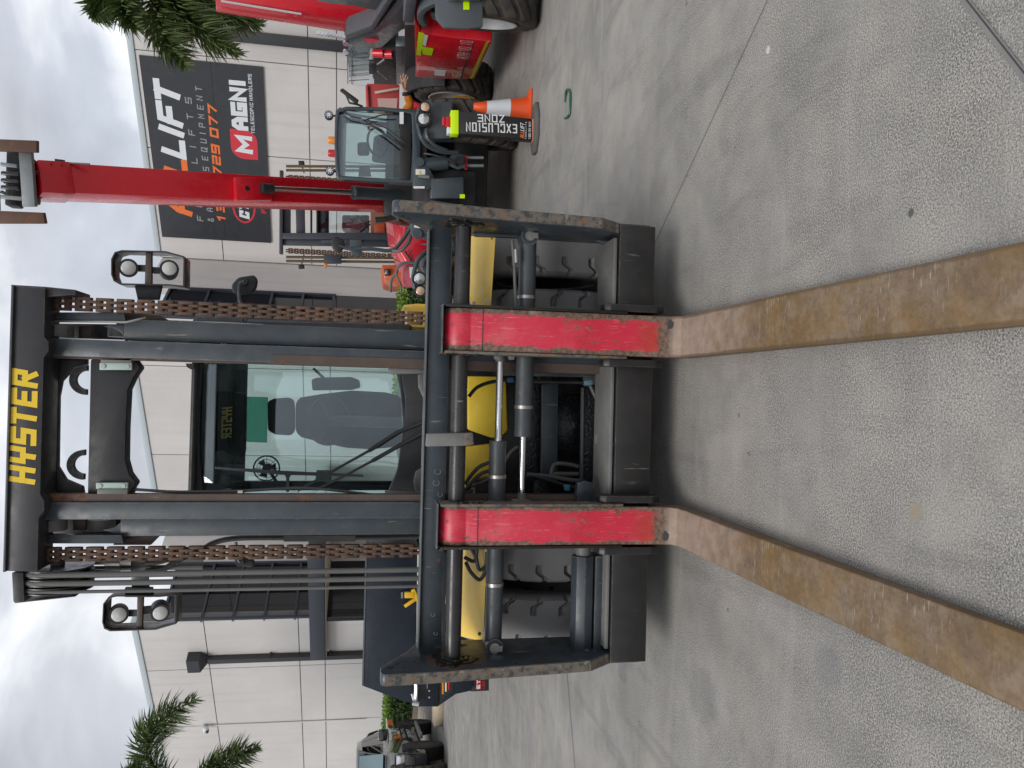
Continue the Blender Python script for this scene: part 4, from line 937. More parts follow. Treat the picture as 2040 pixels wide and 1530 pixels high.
# wiper gear outside the glass
def wline(pts, r, name='wiper_arm', Yo=-.03): fk.part(name, MB().tube([I(x,y,wy_(x)+Yo) for x,y in pts], r, 8), M_plas, parent=cab)
wline([(848,839),(790,862),(735,898)], .014); wline([(735,898),(660,940),(594,977)], .009)
wline([(850,858),(800,885),(742,918)], .014); wline([(742,918),(690,946),(629,976)], .009)
fk.part('wiper_blade', MB().prism([I(x,y,wy_(x)-.035) for x,y in ((428,930),(428,934),(560,946),(724,950),(724,946),(560,938))], (0,.02,0)), M_plas, parent=cab)
fk.part('wiper_mount', MB().prism([I(x,y,wy_(x)-.04) for x,y in ((566,944),(582,944),(576,952),(576,980),(570,980),(570,952))], (0,.02,0)), M_plas, parent=cab)
fk.part('cab_lamp', MB().prism([I(x,y,5.4) for x,y in ((370,724),(386,724),(386,734),(380,736),(372,731))], (0,.05,0)), M_plas, parent=cab)
# mirrors
def mirror(pts, Y, stalk):
    o = fk.part('mirror', MB().prism([I(x,y,Y) for x,y in pts], (0,.05,.0)), M_plas, bevel=.016, seg=3)
    fk.part('mirror_stalk', MB().tube([I(x,y,Y-.03) for x,y in stalk], .011, 8, smooth=4), M_mast, parent=o)
    c = I(*stalk[0], Y-.012); fk.part('mirror_knuckle', MB().cyl(c+V(0,.012,0), c+V(0,-.02,0), .026, 14), M_plas, parent=o)
mirror([(461,566),(474,552),(506,547),(513,557),(510,575),(500,584),(468,587),(461,580)], 5.3, [(486,561),(478,565),(476,585),(479,603),(486,610),(490,640)])
mirror([(465,1114),(486,1112),(505,1116),(507,1127),(500,1131),(470,1128)], 5.35, [(478,1120),(474,1112),(470,1100),(470,1080)])
fk.part('grab_handle', MB().tube([I(396,634,5.3), I(392,635,5.28), I(430,635,5.28), I(484,637,5.28), I(488,640,5.3)], .016, 8), M_mast)
# hood, counterweight and steer wheels behind the cab
hood = fk.part('hood', MB().box(-.72,.30,6.7,8.3,.9,1.45), M_blk, bevel=.08, seg=3)
fk.part('counterweight', MB().prism([V(-1.15,y_,z_) for y_,z_ in ((7.6,.35),(7.6,1.25),(8.2,1.4),(8.9,1.38),(9.15,1.1),(9.1,.45),(8.8,.35))], (1.88,0,0)), M_blk, bevel=.06, seg=3)
for X in (-1.0, .58):
    w_ = obj('wheel', RIMM, fk.e, V(X, 8.05, .54) - fk.loc); t_ = obj('tyre', TY, w_); t_.scale = (.9,.9,.9)
# ================================================================== MACHINES AND THINGS IN THE YARD BEHIND
M_red = paint('gloss_red_paint', (.64,.008,.022), .32, var=.04, dirt=.04, dirtcol=(.2,.05,.04), bump=.02, coat=.5)
M_slate = paint('machine_slate_paint', (.040,.056,.066), .40, var=.12, dirt=.2, dirtcol=(.14,.13,.12), bump=.03, coat=.2)
M_slatel = paint('machine_grey_fender', (.075,.085,.095), .5, var=.1, dirt=.25, bump=.03)
M_black = paint('machine_black', (.014,.014,.015), .55, dirt=.3, dirtcol=(.06,.055,.05))
M_rub = paint('muddy_lug_tyre', (.035,.033,.031), .8, var=.25, dirt=.9, dirtcol=(.17,.13,.085), bump=.15)
M_sil = paint('silver_rim', (.46,.46,.46), .45, metal=.2, dirt=.2, bump=.02)
M_rod = plain('greased_rod', (.42,.40,.39), .22, 1.0)
M_lime = plain('lime_reflector', (.62,.90,.0), .4)
M_amber = NT('amber_lens').set((.75,.24,.01), .2); M_redl = NT('red_lens').set((.50,.01,.02), .2)
M_lamp = plain('headlamp_chrome', (.72,.73,.75), .12, .8); M_lampc = plain('indicator_clear', (.70,.48,.34), .2, .3)
M_teal = glass('telehandler_glass', (.88,.96,.96), refl=3.0)
M_white = plain('white_label', (.72,.72,.72), .5); M_ylab = plain('yellow_label', (.80,.55,.02), .5)
def lug_line(s_): return abs(s_)*.85 + .5*min(1, max(0, (s_+.12)/.24))
TYL = tyre_mesh(.60, .50, 17, lug_line, .55, lambda a: 1., seg=11, m=24, depth=.034, rim=.62, amin=.10).mesh('tyre', M_rub, ang=40)
RIML = MB().lathe((0,0,0), (1,0,0), [(-.245,.378),(-.25,.36),(-.21,.345),(-.10,.30),(-.06,.24),(-.05,.17),(-.09,.15),(-.10,.12),(-.15,.11),(-.16,.05),(-.16,.0)], 32, cap=False).mesh('rim', M_sil)
def wheel_at(th, c, rz=0, sc=1.0, flip=False, tm=None, rm=None, spin=0.):
    w_ = obj('wheel', rm or RIML, th.e, Vector(c) - th.loc); w_.rotation_euler = (0, 0, rz + (math.pi if flip else 0)); w_.scale = (sc,)*3
    t_ = obj('tyre', tm or TYL, w_); t_.rotation_euler = (spin, 0, 0); return w_
def disc(th, name, c, ax, r, d, mat, parent=None, n=18): return th.part(name, MB().cyl(c, Vector(c)+Vector(ax).normalized()*d, r, n), mat, parent)

# ---- red telehandler with the raised boom, facing the camera
YA = 9.25
ta = Thing('telehandler', (I(900,400,YA).x, 10.6, 0), 'red telehandler facing out with its boom raised high in front of the banner', 'telehandler')
CXA = I(900,400,YA).x
def A(name, pts, Y, d, mat, parent=None, bevel=.008, **k): return ta.part(name, MB().prism(pI(pts, Y), (.24*d, d, 0)), mat, parent, bevel=bevel, **k)
def SH(mb):
    for p in mb.v: p.x += .24*(p.y - YA)
    return mb
# cab
fr_o = [(669,218),(667,240),(666,285),(668,335),(672,357),(760,362),(832,368),(838,300),(836,219),(760,213),(690,212)]
cx_, cy_ = 752, 289
fr_i = [(676,224),(674,242),(673,285),(675,333),(678,350),(760,355),(818,360),(822,300),(820,227),(760,220),(692,219)]
cabA = ta.part('cab', MB().frame(pI(fr_o,YA+.15), pI(fr_i,YA+.15), (.024,.10,0)), M_slate, bevel=.012)
ta.part('cab_window', MB().prism(pI([(676,224),(674,242),(673,285),(675,333),(678,350),(760,355),(797,358),(797,222),(760,220),(692,219)], YA+.2), (0,.008,0)), M_teal, parent=cabA, smooth=False)
A('cab_lower_panel', [(797,222),(797,359),(818,360),(820,226)], YA+.17, .05, M_black, cabA); A('lower_window', [(822,230),(822,330),(838,335),(838,225)], YA+.2, .02, M_teal, cabA)
xa0, xa1 = I(750,362,YA).x, I(750,214,YA).x; zc0, zc1 = zz(832,300,YA), zz(668,300,YA)
ta.part('cab_roof', SH(MB().box(xa0+.01, xa1-.01, YA+.2, YA+1.6, zc1-.06, zc1-.002)), M_slate, parent=cabA, bevel=.03)
ta.part('cab_back', SH(MB().box(xa0+.02, xa1-.02, YA+1.5, YA+1.56, zc0, zc0+.35)), M_slate, parent=cabA)
ta.part('cab_rear_window', SH(MB().box(xa0+.05, xa1-.05, YA+1.52, YA+1.53, zc0+.35, zc1-.06)), M_teal, parent=cabA)
for xx in (xa0+.04, xa1-.04): ta.part('cab_post', SH(MB().box(xx-.03, xx+.03, YA+1.48, YA+1.56, zc0, zc1-.05)), M_slate, parent=cabA); ta.part('cab_side_window', SH(MB().box(xx-.004, xx+.004, YA+.25, YA+1.48, zc0+.3, zc1-.06)), M_teal, parent=cabA); ta.part('cab_door', SH(MB().box(xx-.03, xx+.03, YA+.25, YA+1.48, zc0-.05, zc0+.3)), M_slate, parent=cabA)
ta.part('cab_floor', SH(MB().box(xa0, xa1, YA+.2, YA+1.56, zc0-.12, zc0-.04)), M_black, parent=cabA)
M_seat = paint('pale_seat', (.16,.17,.18), .7, dirt=.1, bump=.03); M_int = paint('cab_grey_trim', (.10,.105,.11), .7, dirt=.1)
A('cab_seat', [(745,270),(800,262),(800,330),(740,322)], YA+1.0, .15, M_seat, cabA, .04); A('cab_headrest', [(712,283),(736,283),(736,310),(712,310)], YA+1.05, .1, M_seat, cabA, .03)
sw2 = I(752,283,YA+.5); ta.part('steering_wheel', MB().tube([sw2+V(math.cos(a)*.17,-math.sin(a)*.08,math.sin(a)*.12) for a in [2*math.pi*i/20 for i in range(21)]], .014, 6).cyl(sw2, sw2+V(0,-.12,-.4), .035, 10), M_black, parent=cabA)
A('cab_screen', [(716,330),(736,330),(740,352),(714,352)], YA+.5, .05, M_black, cabA); A('cab_dash', [(775,235),(800,225),(800,262),(775,258)], YA+.3, .25, M_int, cabA)
ta.part('wiper', MB().tube([I(803,296,YA+.13), I(770,270,YA+.13), I(722,238,YA+.13)], .012, 6).tube([I(720,236,YA+.12), I(700,232,YA+.12), I(684,222,YA+.12)], .008, 6).tube([I(725,240,YA+.12), I(760,229,YA+.12), I(790,229,YA+.12)], .008, 6).tube([I(806,285,YA+.13), I(775,258,YA+.13), I(730,238,YA+.13)], .007, 6), M_black, parent=cabA)
A('cab_sticker', [(796,223),(804,223),(804,247),(796,247)], YA+.12, .004, M_white, cabA, 0)
for x, y in ((655,229),(657,340)):
    c = I(x,y,YA+.2); l_ = disc(ta, 'work_light', c+V(0,.05,0), (0,-1,0), .05, .06, M_black, cabA)
    ta.part('lens', MB().cyl(c+V(0,-.012,0), c+V(0,-.016,0), .04, 18), M_lamp, parent=cabA)
    for i in range(8): q = c+V(math.cos(i*.785)*.03,-.018,math.sin(i*.785)*.03); disc(ta, 'light_emitter', q, (0,-1,0), .008, .003, M_black, cabA, 8)
    ta.part('light_stalk', MB().cyl(I(669,y+2,YA+.22), c+V(0,.02,0), .012, 8), M_black, parent=cabA)
for y, m_ in ((280,M_amber),(306,M_redl)):
    c = I(668,y,YA+.4); ta.part('beacon', MB().lathe(c+V(0,0,-.02), (0,0,1), [(0,.05),(.015,.055),(.02,.047),(.09,.044),(.105,.035),(.108,0)], 18), m_, parent=cabA)
# boom rising out of the chassis
B0, T0 = I(775,396,13.4), I(132,364,10.75)
def boxbeam(th, name, a, b, w, h, mat, parent=None, bevel=.01): return th.part(name, MB().beam(a, b, w, h, up=(0,-1,0)), mat, parent, bevel=bevel)
boom = boxbeam(ta, 'boom', B0, T0, .375, .44, M_red)
dT = (T0-B0).normalized(); T1 = T0 + dT*.34; nb = V(0,-1,0) - dT*V(0,-1,0).dot(dT); nb.normalize()
boxbeam(ta, 'boom_nose', T0 - dT*.02, T1, .40, .47, M_red, boom)
for i in range(2):
    for s_ in (-1,1): disc(ta, 'bolt', T0 + dT*(.1+.12*i) + V(s_*.16,0,0) + nb*.235, nb, .016, .012, M_redl, boom, 8)
# lift bracket and ram on the front face of the boom
def onboom(x, y): # boom front face plane
    p0 = B0 + nb*.225; d = ray(x,y); return CAM + d*((p0-CAM).dot(nb)/d.dot(nb))
br = [onboom(*q) for q in ((462,356),(537,358),(537,402),(465,402))]
ta.part('ram_bracket', MB().prism(br, nb*.10), M_red, parent=boom, bevel=.015)
c = onboom(487,379) + nb*.10; disc(ta, 'bracket_hole', c, nb, .035, .004, M_black, boom)
pa_, pb_ = onboom(518,381) + nb*.16, onboom(690,390) + nb*.20
ta.part('ram_rod', MB().cyl(pa_, pb_, .042, 20), M_rod, parent=boom); ta.part('ram_clevis', MB().cyl(pa_-dT*-.05, pa_-dT*.12, .075, 18), M_black, parent=boom)
pc_ = onboom(880,401) + nb*.26; ta.part('ram_barrel', MB().cyl(pb_, pc_, .098, 24).cyl(pb_, pb_+(pc_-pb_).normalized()*.06, .106, 24), M_slate, parent=boom)
# tool head with forks at the top
hd = T1 + dT*.16
ta.part('tool_head', MB().obox(T1+dT*.1, (.52,.34,.22)).obox(T1+dT*.22+V(.0,0,0), (.66,.2,.14)), M_black, parent=boom, bevel=.02)
ta.part('hose', MB().tube([T0+V(-.21,-.1,.2), T1+V(-.26,-.15,.1), T1+V(-.2,-.2,.3)], .02, 6, smooth=4).tube([T0+V(.0,-.24,.1), T1+V(.05,-.3,.0), T1+V(-.1,-.25,.25)], .018, 6, smooth=4), M_hose, parent=boom)
YH = 10.1; M_galv = paint('weathered_frame_steel', (.22,.24,.25), .5, metal=.3, dirt=.5, rust=.35, rustsc=8)
A('tool_carriage', [(36,296),(62,300),(70,412),(44,412)], YH, .08, M_galv, boom); A('tool_carriage', [(0,323),(32,327),(34,335),(0,331)], YH, .07, M_galv, boom); A('tool_carriage', [(0,388),(44,392),(44,400),(0,396)], YH, .07, M_galv, boom)
A('tool_carriage', [(-40,300),(-8,300),(-4,420),(-36,420)], YH, .08, M_galv, boom)
for k in range(3): A('tool_roller', [(0,340+14*k),(36,343+14*k),(38,352+14*k),(0,349+14*k)], YH+.03, .08, M_bar, boom, .02)
M_fbr = paint('brown_fork_steel', (.11,.055,.035), .6, rust=.5, rustsc=5)
for pts in ([(-60,275),(73,280),(73,304),(-60,300)], [(-60,418),(86,424),(90,446),(-60,446)]): A('fork', pts, YH-.12, .08, M_fbr, boom)
A('hose_reel', [(108,316),(124,318),(126,332),(110,330)], 10.55, .1, M_black, boom); A('guide_rod', [(137,323),(178,325),(178,328),(137,326)], 10.55, .03, M_galv, boom, .003)
# hood on the machine's right side
h1_ = [(806,452),(792,500),(820,546),(870,548),(870,452)]
A('engine_hood', h1_, 10.25, 1.5, M_red, None, .04, seg=3)
h2a = [I(806,452,10.3), I(792,500,10.3), I(812,530,10.3), I(821,546,10.3)]; h2b = [I(768,441,11.6), I(773,488,11.6), I(783,515,11.6), I(796,543,11.6)]
m = MB()
for i in range(3): m.prism([h2a[i], h2a[i+1], h2b[i+1], h2b[i]], (0,.02,-.25))
ta.part('hood_slope', m, M_red, bevel=.02)
ta.part('hood_seal', MB().tube([I(806,500,10.2), I(818,518,10.22), I(822,545,10.22)], .014, 6), M_black)
A('fluid_tank', [(803,534),(810,530),(850,530),(852,572),(808,574),(801,566)], 9.75, .5, plain('faded_red_plastic', (.50,.09,.12), .45), None, .03, seg=3)
A('tank_label', [(815,532),(833,532),(834,553),(817,554)], 9.735, .004, M_white, None, 0)
A('tank_bracket', [(836,521),(856,521),(858,566),(836,563)], 9.62, .03, M_black)
ta.part('hose_hoop', MB().tube([I(835,525,9.6), I(815,523,9.6), I(799,526,9.6), I(791,536,9.65), I(790,545,9.7), I(780,556,9.75), I(778,582,9.8)], .018, 8, smooth=4).tube([I(790,548,9.7), I(797,565,9.7), I(800,585,9.7)], .012, 6), M_hoseg)
# fenders / stabiliser mounts either side of the boom
for sgn in (1, -1):
    mir = lambda pts: [(x, y) if sgn > 0 else (x - (400-y)*-.0, 800-y) for x, y in pts]
    def Q(name, pts, Y, d, mat, bevel=.008, parent=None):
        p3 = pI(pts, Y)
        if sgn < 0: p3 = [V(2*CXA*p.y/YA - p.x, p.y, p.z) for p in p3]
        return ta.part(name, MB().prism(p3, (.24*d,d,0)), mat, parent, bevel=bevel)
    def T3(x, y, Y):
        p = I(x,y,Y); return p if sgn > 0 else V(2*CXA*p.y/YA - p.x, p.y, p.z)
    o = Q('stabiliser_mount', [(826,318),(822,326),(823,374),(855,378),(866,356),(848,320)], YA-.1, .16, M_slate)
    ta.part('mount_pin', MB().cyl(T3(835,324,YA-.1), T3(835,324,YA-.1)+V(0,-.03,0), .055, 18), M_slate, parent=o)
    ta.part('warning_label', MB().prism([T3(*q,YA-.104) for q in ((828,337),(847,337),(847,348),(828,348))], (0,.003,0)), M_white, parent=o); ta.part('warning_triangle', MB().prism([T3(*q,YA-.110) for q in ((832,343),(838,339),(838,347))], (0,.003,0)), M_ylab, parent=o)
    ta.part('label_plate', MB().prism([T3(*q,YA-.12) for q in ((824,371),(846,371),(846,375),(824,375))], (0,.02,0)), M_white, parent=o); ta.part('grab_bar', MB().cyl(T3(833,351,YA-.13), T3(855,353,YA-.13), .02, 8), M_galv, parent=o)
    ta.part('stabiliser_ram', MB().cyl(T3(848,330,YA-.02), T3(890,323,YA-.02), .085, 18), M_slate); Q('ram_foot', [(885,322),(905,304),(925,308),(928,334),(912,338),(890,328)], YA-.06, .12, M_slate)
    ta.part('foot_pin', MB().cyl(T3(915,321,YA-.06), T3(915,321,YA-.06)+V(0,-.03,0), .05, 16), M_black)
    for y in (314,330): ta.part('stabiliser_rod', MB().cyl(T3(922,y,YA), T3(963,y,YA), .018, 8), M_galv)
    ta.part('cross_bar', MB().cyl(T3(928,310,YA), T3(928,338,YA), .02, 8), M_red)
    ta.part('hose', MB().tube([T3(845,306,YA-.1), T3(860,308,YA-.14), T3(890,316,YA-.12), T3(905,326,YA-.1), T3(912,332,YA-.05)], .012, 6, smooth=4), M_hose)
    # front mudguard, lamp guard and wheel
    Q('mudguard', [(853,204),(902,200),(903,276),(852,278),(847,262),(856,240)], YA-.28, .8, M_slatel, .03)
    ta.part('lamp_guard', MB().tube([T3(836,216,YA-.35), T3(832,235,YA-.35), T3(834,256,YA-.35), T3(840,275,YA-.35), T3(855,292,YA-.3), T3(880,302,YA-.25), T3(912,304,YA-.2)], .026, 8, smooth=4).tube([T3(850,262,YA-.34), T3(852,275,YA-.33), T3(866,290,YA-.3), T3(890,300,YA-.24)], .024, 8, smooth=4), M_slate)
    for x, y, r, mm in ((844,237,.072,M_lamp),(847,213,.058,M_lampc)):
        c = T3(x,y,YA-.42); hl_ = ta.part('headlight', MB().lathe(c+V(0,.12,0), (0,-1,0), [(0,.03),(.03,r*1.1),(.11,r*1.2),(.125,r*1.16),(.125,r)], 22), M_black)
        ta.part('lens', MB().lathe(c+V(0,.12,0), (0,-1,0), [(.118,r*1.0),(.13,r*.7),(.133,0)], 20), mm, parent=hl_)
    p = I(1000,252,9.5); px = p.x if sgn > 0 else 2*CXA*9.6/YA - p.x
    wheel_at(ta, (px+.05, 9.72, .60), R(-13), 1.0, sgn > 0); wheel_at(ta, (px + .7, 12.6, .60), 0, 1.0, sgn > 0)
    Q('front_box', [(858,356),(924,352),(925,396),(858,396)], YA-.12, .35, M_slate, .02)
    ta.part('reflector', MB().prism([T3(*q,YA-.124) for q in ((916,387),(926,387),(926,395),(916,395))], (0,.003,0)), M_lime)
ta.part('axle', SH(MB().box(CXA-.9, CXA+.9, 9.5, 9.9, .38, .78)), M_black, bevel=.06); ta.part('chassis', SH(MB().box(CXA-.38, CXA+.38, 9.3, 13.6, .55, 1.15)), M_black, bevel=.03)
ta.part('rear_axle', SH(MB().box(CXA-.9, CXA+.9, 12.4, 12.8, .42, .78)), M_black, bevel=.06); ta.part('boom_tower', SH(MB().box(CXA-.30, CXA+.30, 12.9, 13.7, 1.1, 1.6)), M_black, bevel=.05)
ta.part('side_body', SH(MB().box(xa0+.02, xa1-.02, YA+.6, 12.2, .75, zc0-.12)), M_black, bevel=.03)
mA = A('mirror', [(676,180),(682,175),(715,199),(712,207),(704,203)], YA+.1, .05, M_black, None, .012); ta.part('mirror_stalk', MB().tube([I(690,190,YA+.12), I(696,205,YA+.12), I(712,208,YA+.12), I(722,212,YA+.15)], .013, 6), M_black, parent=mA)
mB = A('mirror', [(660,478),(668,470),(684,478),(688,492),(676,506),(662,496)], 9.6, .05, M_black, None, .015)
ta.part('mirror_stalk', MB().tube([I(676,490,9.62), I(700,496,9.62), I(740,496,9.62), I(780,499,9.62), I(800,480,9.6), I(815,458,9.58), I(822,446,9.55)], .024, 8, smooth=3).tube([I(782,499,9.6), I(800,498,9.55), I(815,480,9.5), I(818,465,9.48)], .024, 8, smooth=3), M_slate, parent=mB); A('mirror_housing', [(697,478),(720,478),(722,510),(699,508)], 9.64, .08, M_slate, mB)
ta.part('hood_mirror_arm', MB().tube([I(748,438,10.0), I(770,436,10.0), I(790,432,10.0), I(795,442,10.0)], .035, 8, smooth=3), M_black)

# ---- heavy telehandler on the right, seen along its flank
E1 = Vector((.122,.9925,0)); E2 = Vector((.9925,-.122,0)); P0 = Vector((4.02,8.9,0))
def F(x, y, o=0.): return onwall(x, y, P0 + E2*o, E2)           # on the flank plane, o metres further in
tb = Thing('telehandler', P0 + E1*1.4 + E2*1.2, 'heavy red telehandler with grey mudguards and lettered flank beside the cone', 'telehandler')
def B(name, pts, d, mat, parent=None, bevel=.01, o=0., **k): return tb.part(name, MB().prism([F(x,y,o) for x,y in pts], E2*d), mat, parent, bevel=bevel, **k)
flank = B('side_panel', [(838,62),(829,110),(828,154),(880,157),(918,159),(946,157),(980,84),(950,80),(905,76),(860,70)], .7, M_red, None, .02, o=.12)
B('panel_top', [(826,40),(828,154),(836,150),(838,62)], .5, M_red, flank, .01, o=.13)
B('hatch', [(917,157),(940,84),(941,86),(919,158)], .01, M_black, flank, 0, o=.112)
B('reflective_stripe', [(942,156),(975,82),(969,84),(936,157)], .004, plain('olive_reflector', (.42,.42,.01), .4), flank, 0, o=.113)
B('reflective_stripe', [(834,64),(845,67),(838,111),(829,109)], .004, M_lime, flank, 0, o=.113); B('reflective_stripe', [(840,93),(864,98),(860,111),(842,108)], .004, M_lime, flank, 0, o=.110)
B('panel_label', [(866,139),(888,141),(886,152),(865,150)], .004, M_white, flank, 0, o=.113); B('panel_label', [(845,69),(853,71),(848,92),(842,90)], .004, M_white, flank, 0, o=.112)
pA, pB_, pU = F(927,118,.11), F(938,82,.11), F(905,118,.11)
def fpl(q0, q1): 
    d_ = (q1-q0); L_ = d_.length; d_.normalize(); return lambda x, y, k=0: q0 + d_*x + V(0,0,y) - E2*.0004*k
lettering(tb, 'HTH 10.10', 0, 0, .15, .070, .022, .011, .0, fpl(F(933,118,.11), F(943,80,.11)), M_white, parent=flank)
lettering(tb, 'MAGNI', 0, 0, .13, .062, .020, .011, .0, fpl(F(917,156,.11), F(927,124,.11)), M_white, parent=flank)
# wheels: sidewalls face the camera's left
for (q, sp) in ((V(0,0,0), .2), (E1*2.95, .9)):
    c = P0 + (E1*-.32 if q.length < .1 else E1*.25) + q + E2*.36 + V(0,0,.60); wheel_at(tb, c, math.atan2(E2.y, E2.x) - (R(10) if q.length < .1 else 0), 1.0, False, spin=sp)
for q in (V(0,0,0), E1*2.95):
    c = P0 + E1*.18 + q + E2*2.1 + V(0,0,.60); wheel_at(tb, c, math.atan2(E2.y, E2.x), 1.0, True)
# mudguard over the near wheel
m = MB(); n = 12; pr_o, pr_i = [], []
for i in range(n+1):
    a = R(64 + 104*i/n); cc = P0 + E1*-.32 + E2*.10
    pr_o.append(cc + E1*math.cos(a)*.72*-1*-1 + V(0,0,.60+math.sin(a)*.74)); pr_i.append(cc + E1*math.cos(a)*.66 + V(0,0,.60+math.sin(a)*.67))
for i in range(n): m.prism([pr_o[i], pr_o[i+1], pr_i[i+1], pr_i[i]], E2*.62)
tb.part('mudguard', m, M_slatel, bevel=.006)
tb.part('mudguard_deck', MB().obox(P0 + E1*-.38 + E2*.6 + V(0,0,1.42), (.9,.9,.12), Matrix((E2,E1,V(0,0,1))).transposed()), M_slatel, bevel=.02)
tb.part('reflector', MB().prism([P0 + E1*-.97 + E2*.3 + V(0,0,1.08), P0 + E1*-.97 + E2*.6 + V(0,0,1.08), P0 + E1*-1.01 + E2*.6 + V(0,0,1.0), P0 + E1*-1.01 + E2*.3 + V(0,0,1.0)], E1*-.004), M_lime)
m = MB()
pr_o = [P0 + E2*.12 + E1*3.2 + E1*math.cos(R(a))*.72 + V(0,0,.60+math.sin(R(a))*.72) for a in range(15,166,15)]; pr_i = [P0 + E2*.12 + E1*3.2 + E1*math.cos(R(a))*.67 + V(0,0,.60+math.sin(R(a))*.67) for a in range(15,166,15)]
for i in range(len(pr_o)-1): m.prism([pr_o[i], pr_o[i+1], pr_i[i+1], pr_i[i]], E2*.55)
tb.part('mudguard', m, M_black)
sk = tb.part('mudguard_skirt', MB().prism(pI([(866,-30),(868,36),(884,55),(925,58),(962,54),(963,-30)], 8.02), (.01,.06,0)), M_slatel, bevel=.02)
tb.part('reflector', MB().prism(pI([(923,-20),(923,19),(935,19),(935,-20)], 8.015), (0,.004,0)), M_lime, parent=sk)
# upper works: chassis rail, tower arms, boom, cab with bars
B('chassis_rail', [(788,92),(790,168),(808,168),(808,92)], .15, M_slate, None, .01, o=.75); B('tower_arm', [(686,84),(692,76),(742,66),(790,4),(800,-25),(860,-25),(860,40),(800,60),(760,95),(720,100)], .12, M_slate, None, .01, o=.85)
B('tower_arm', [(690,78),(742,64),(800,-25),(790,-30),(738,52),(688,70)], .25, M_slatel, None, .01, o=.8)
boomB = tb.part('boom', MB().beam(onwall(748,32,P0+E2*1.2,E2), onwall(430,-20,P0+E2*1.2,E2), .42, .46, up=(0,-1,0)), M_red, bevel=.015)
tb.part('boom_stripe', MB().beam(onwall(600,28,P0+E2*.97,E2), onwall(440,2,P0+E2*.97,E2), .006, .05, up=(0,-1,0)), M_white, parent=boomB)
tb.part('boom_pivot', MB().cyl(onwall(740,62,P0+E2*.95,E2), onwall(740,62,P0+E2*1.4,E2), .16, 18), M_red, parent=boomB)
B('boom_shroud', [(628,-30),(632,4),(700,12),(775,26),(780,-30)], .5, M_slate, None, .02, o=.9)
B('engine_bay', [(745,100),(745,172),(792,172),(792,100)], .5, M_black, None, .01, o=.9)
for (x,y) in ((752,106),(770,108)): tb.part('fire_extinguisher', MB().cyl(F(x-8,y,.6), F(x+12,y,.6), .06, 14), M_red); 
B('grille_guard', [(735,126),(748,126),(748,148),(735,148)], .06, M_black, None, .01, o=.7)
tb.part('lift_rod', MB().cyl(F(752,128,.68), F(766,118,.68), .014, 8).cyl(F(753,142,.68), F(772,158,.68), .014, 8), M_rod)
cb = B('cab', [(690,84),(694,150),(690,166),(735,186),(745,170),(745,96)], .9, M_teal, None, .03, o=1.0)
for i in range(7): y = 104 + 9.5*i; tb.part('cab_bar', MB().cyl(F(696,y,.94), F(735,y-3,.94), .010, 6), M_galv, parent=cb)
for x in (692,700): tb.part('cab_rail', MB().cyl(F(x,98,.93), F(x+1,166,.93), .010, 6), M_galv, parent=cb)
B('cab_frame', [(686,82),(688,112),(692,112),(692,82)], .4, M_black, cb, .01, o=.9)
for y in (85, 102): disc(tb, 'work_light', F(689,y,.84)+E1*0, -E2+V(0,-.6,0), .045, .03, M_lamp, cb)
for i in range(8):
    y = 40 + 6.2*i; x = 634 + i*7.2
    disc(tb, 'hose_clip', F(x, 66 + i*1.2, .8), V(0,-1,0), .03, .02, M_lamp, boomB, 10)
B('body_top', [(806,50),(806,172),(840,160),(842,50)], .6, M_black, None, .01, o=.45)
B('chassis', [(900,70),(900,160),(930,160),(960,75)], 1.4, M_black, None, .02, o=.4)
B('side_lamp', [(812,-2),(822,-2),(822,16),(812,16)], .06, M_ylab, None, .01, o=.3)

# ---- red work platform standing between the two telehandlers
pf = Thing('access_platform', V(I(900,190,13.).x, 13.0, 0), 'faded red access platform cabinet standing between the two telehandlers', 'platform')
M_pk = paint('faded_red', (.50,.07,.07), .5, dirt=.2)
def Pf(name, pts, Y, d, mat, parent=None, bevel=.01): return plate(pf, name, pts, Y, d, mat, parent, bevel)
cbn = Pf('cabinet', [(731,166),(737,230),(795,230),(796,168)], 12.8, .6, M_pk); Pf('instruction_label', [(752,196),(754,222),(790,222),(792,196)], 12.79, .004, plain('pale_label', (.62,.42,.38), .5), cbn, 0)
Pf('guard_rail', [(746,182),(748,186),(795,178),(794,174)], 12.7, .03, plain('rail_cream', (.6,.5,.4), .5), cbn, .003); Pf('base_frame', [(815,176),(818,214),(912,214),(912,178)], 12.9, .8, M_red, None, .02)
Pf('top_rail', [(728,170),(732,232),(737,232),(733,168)], 12.75, .7, M_pk, cbn)
Pf('outrigger_block', [(903,190),(903,214),(946,214),(946,192)], 12.0, .3, paint('yellow_block', (.55,.27,.03), .5, dirt=.3))
for y in (182,210): pf.part('wheel', MB().cyl(I(940,y,12.9)+V(-.05,0,-.15), I(940,y,12.9)+V(.05,0,-.15), .16, 16), M_black)
Pf('leg', [(905,182),(905,188),(952,188),(952,182)], 13.2, .06, M_black)
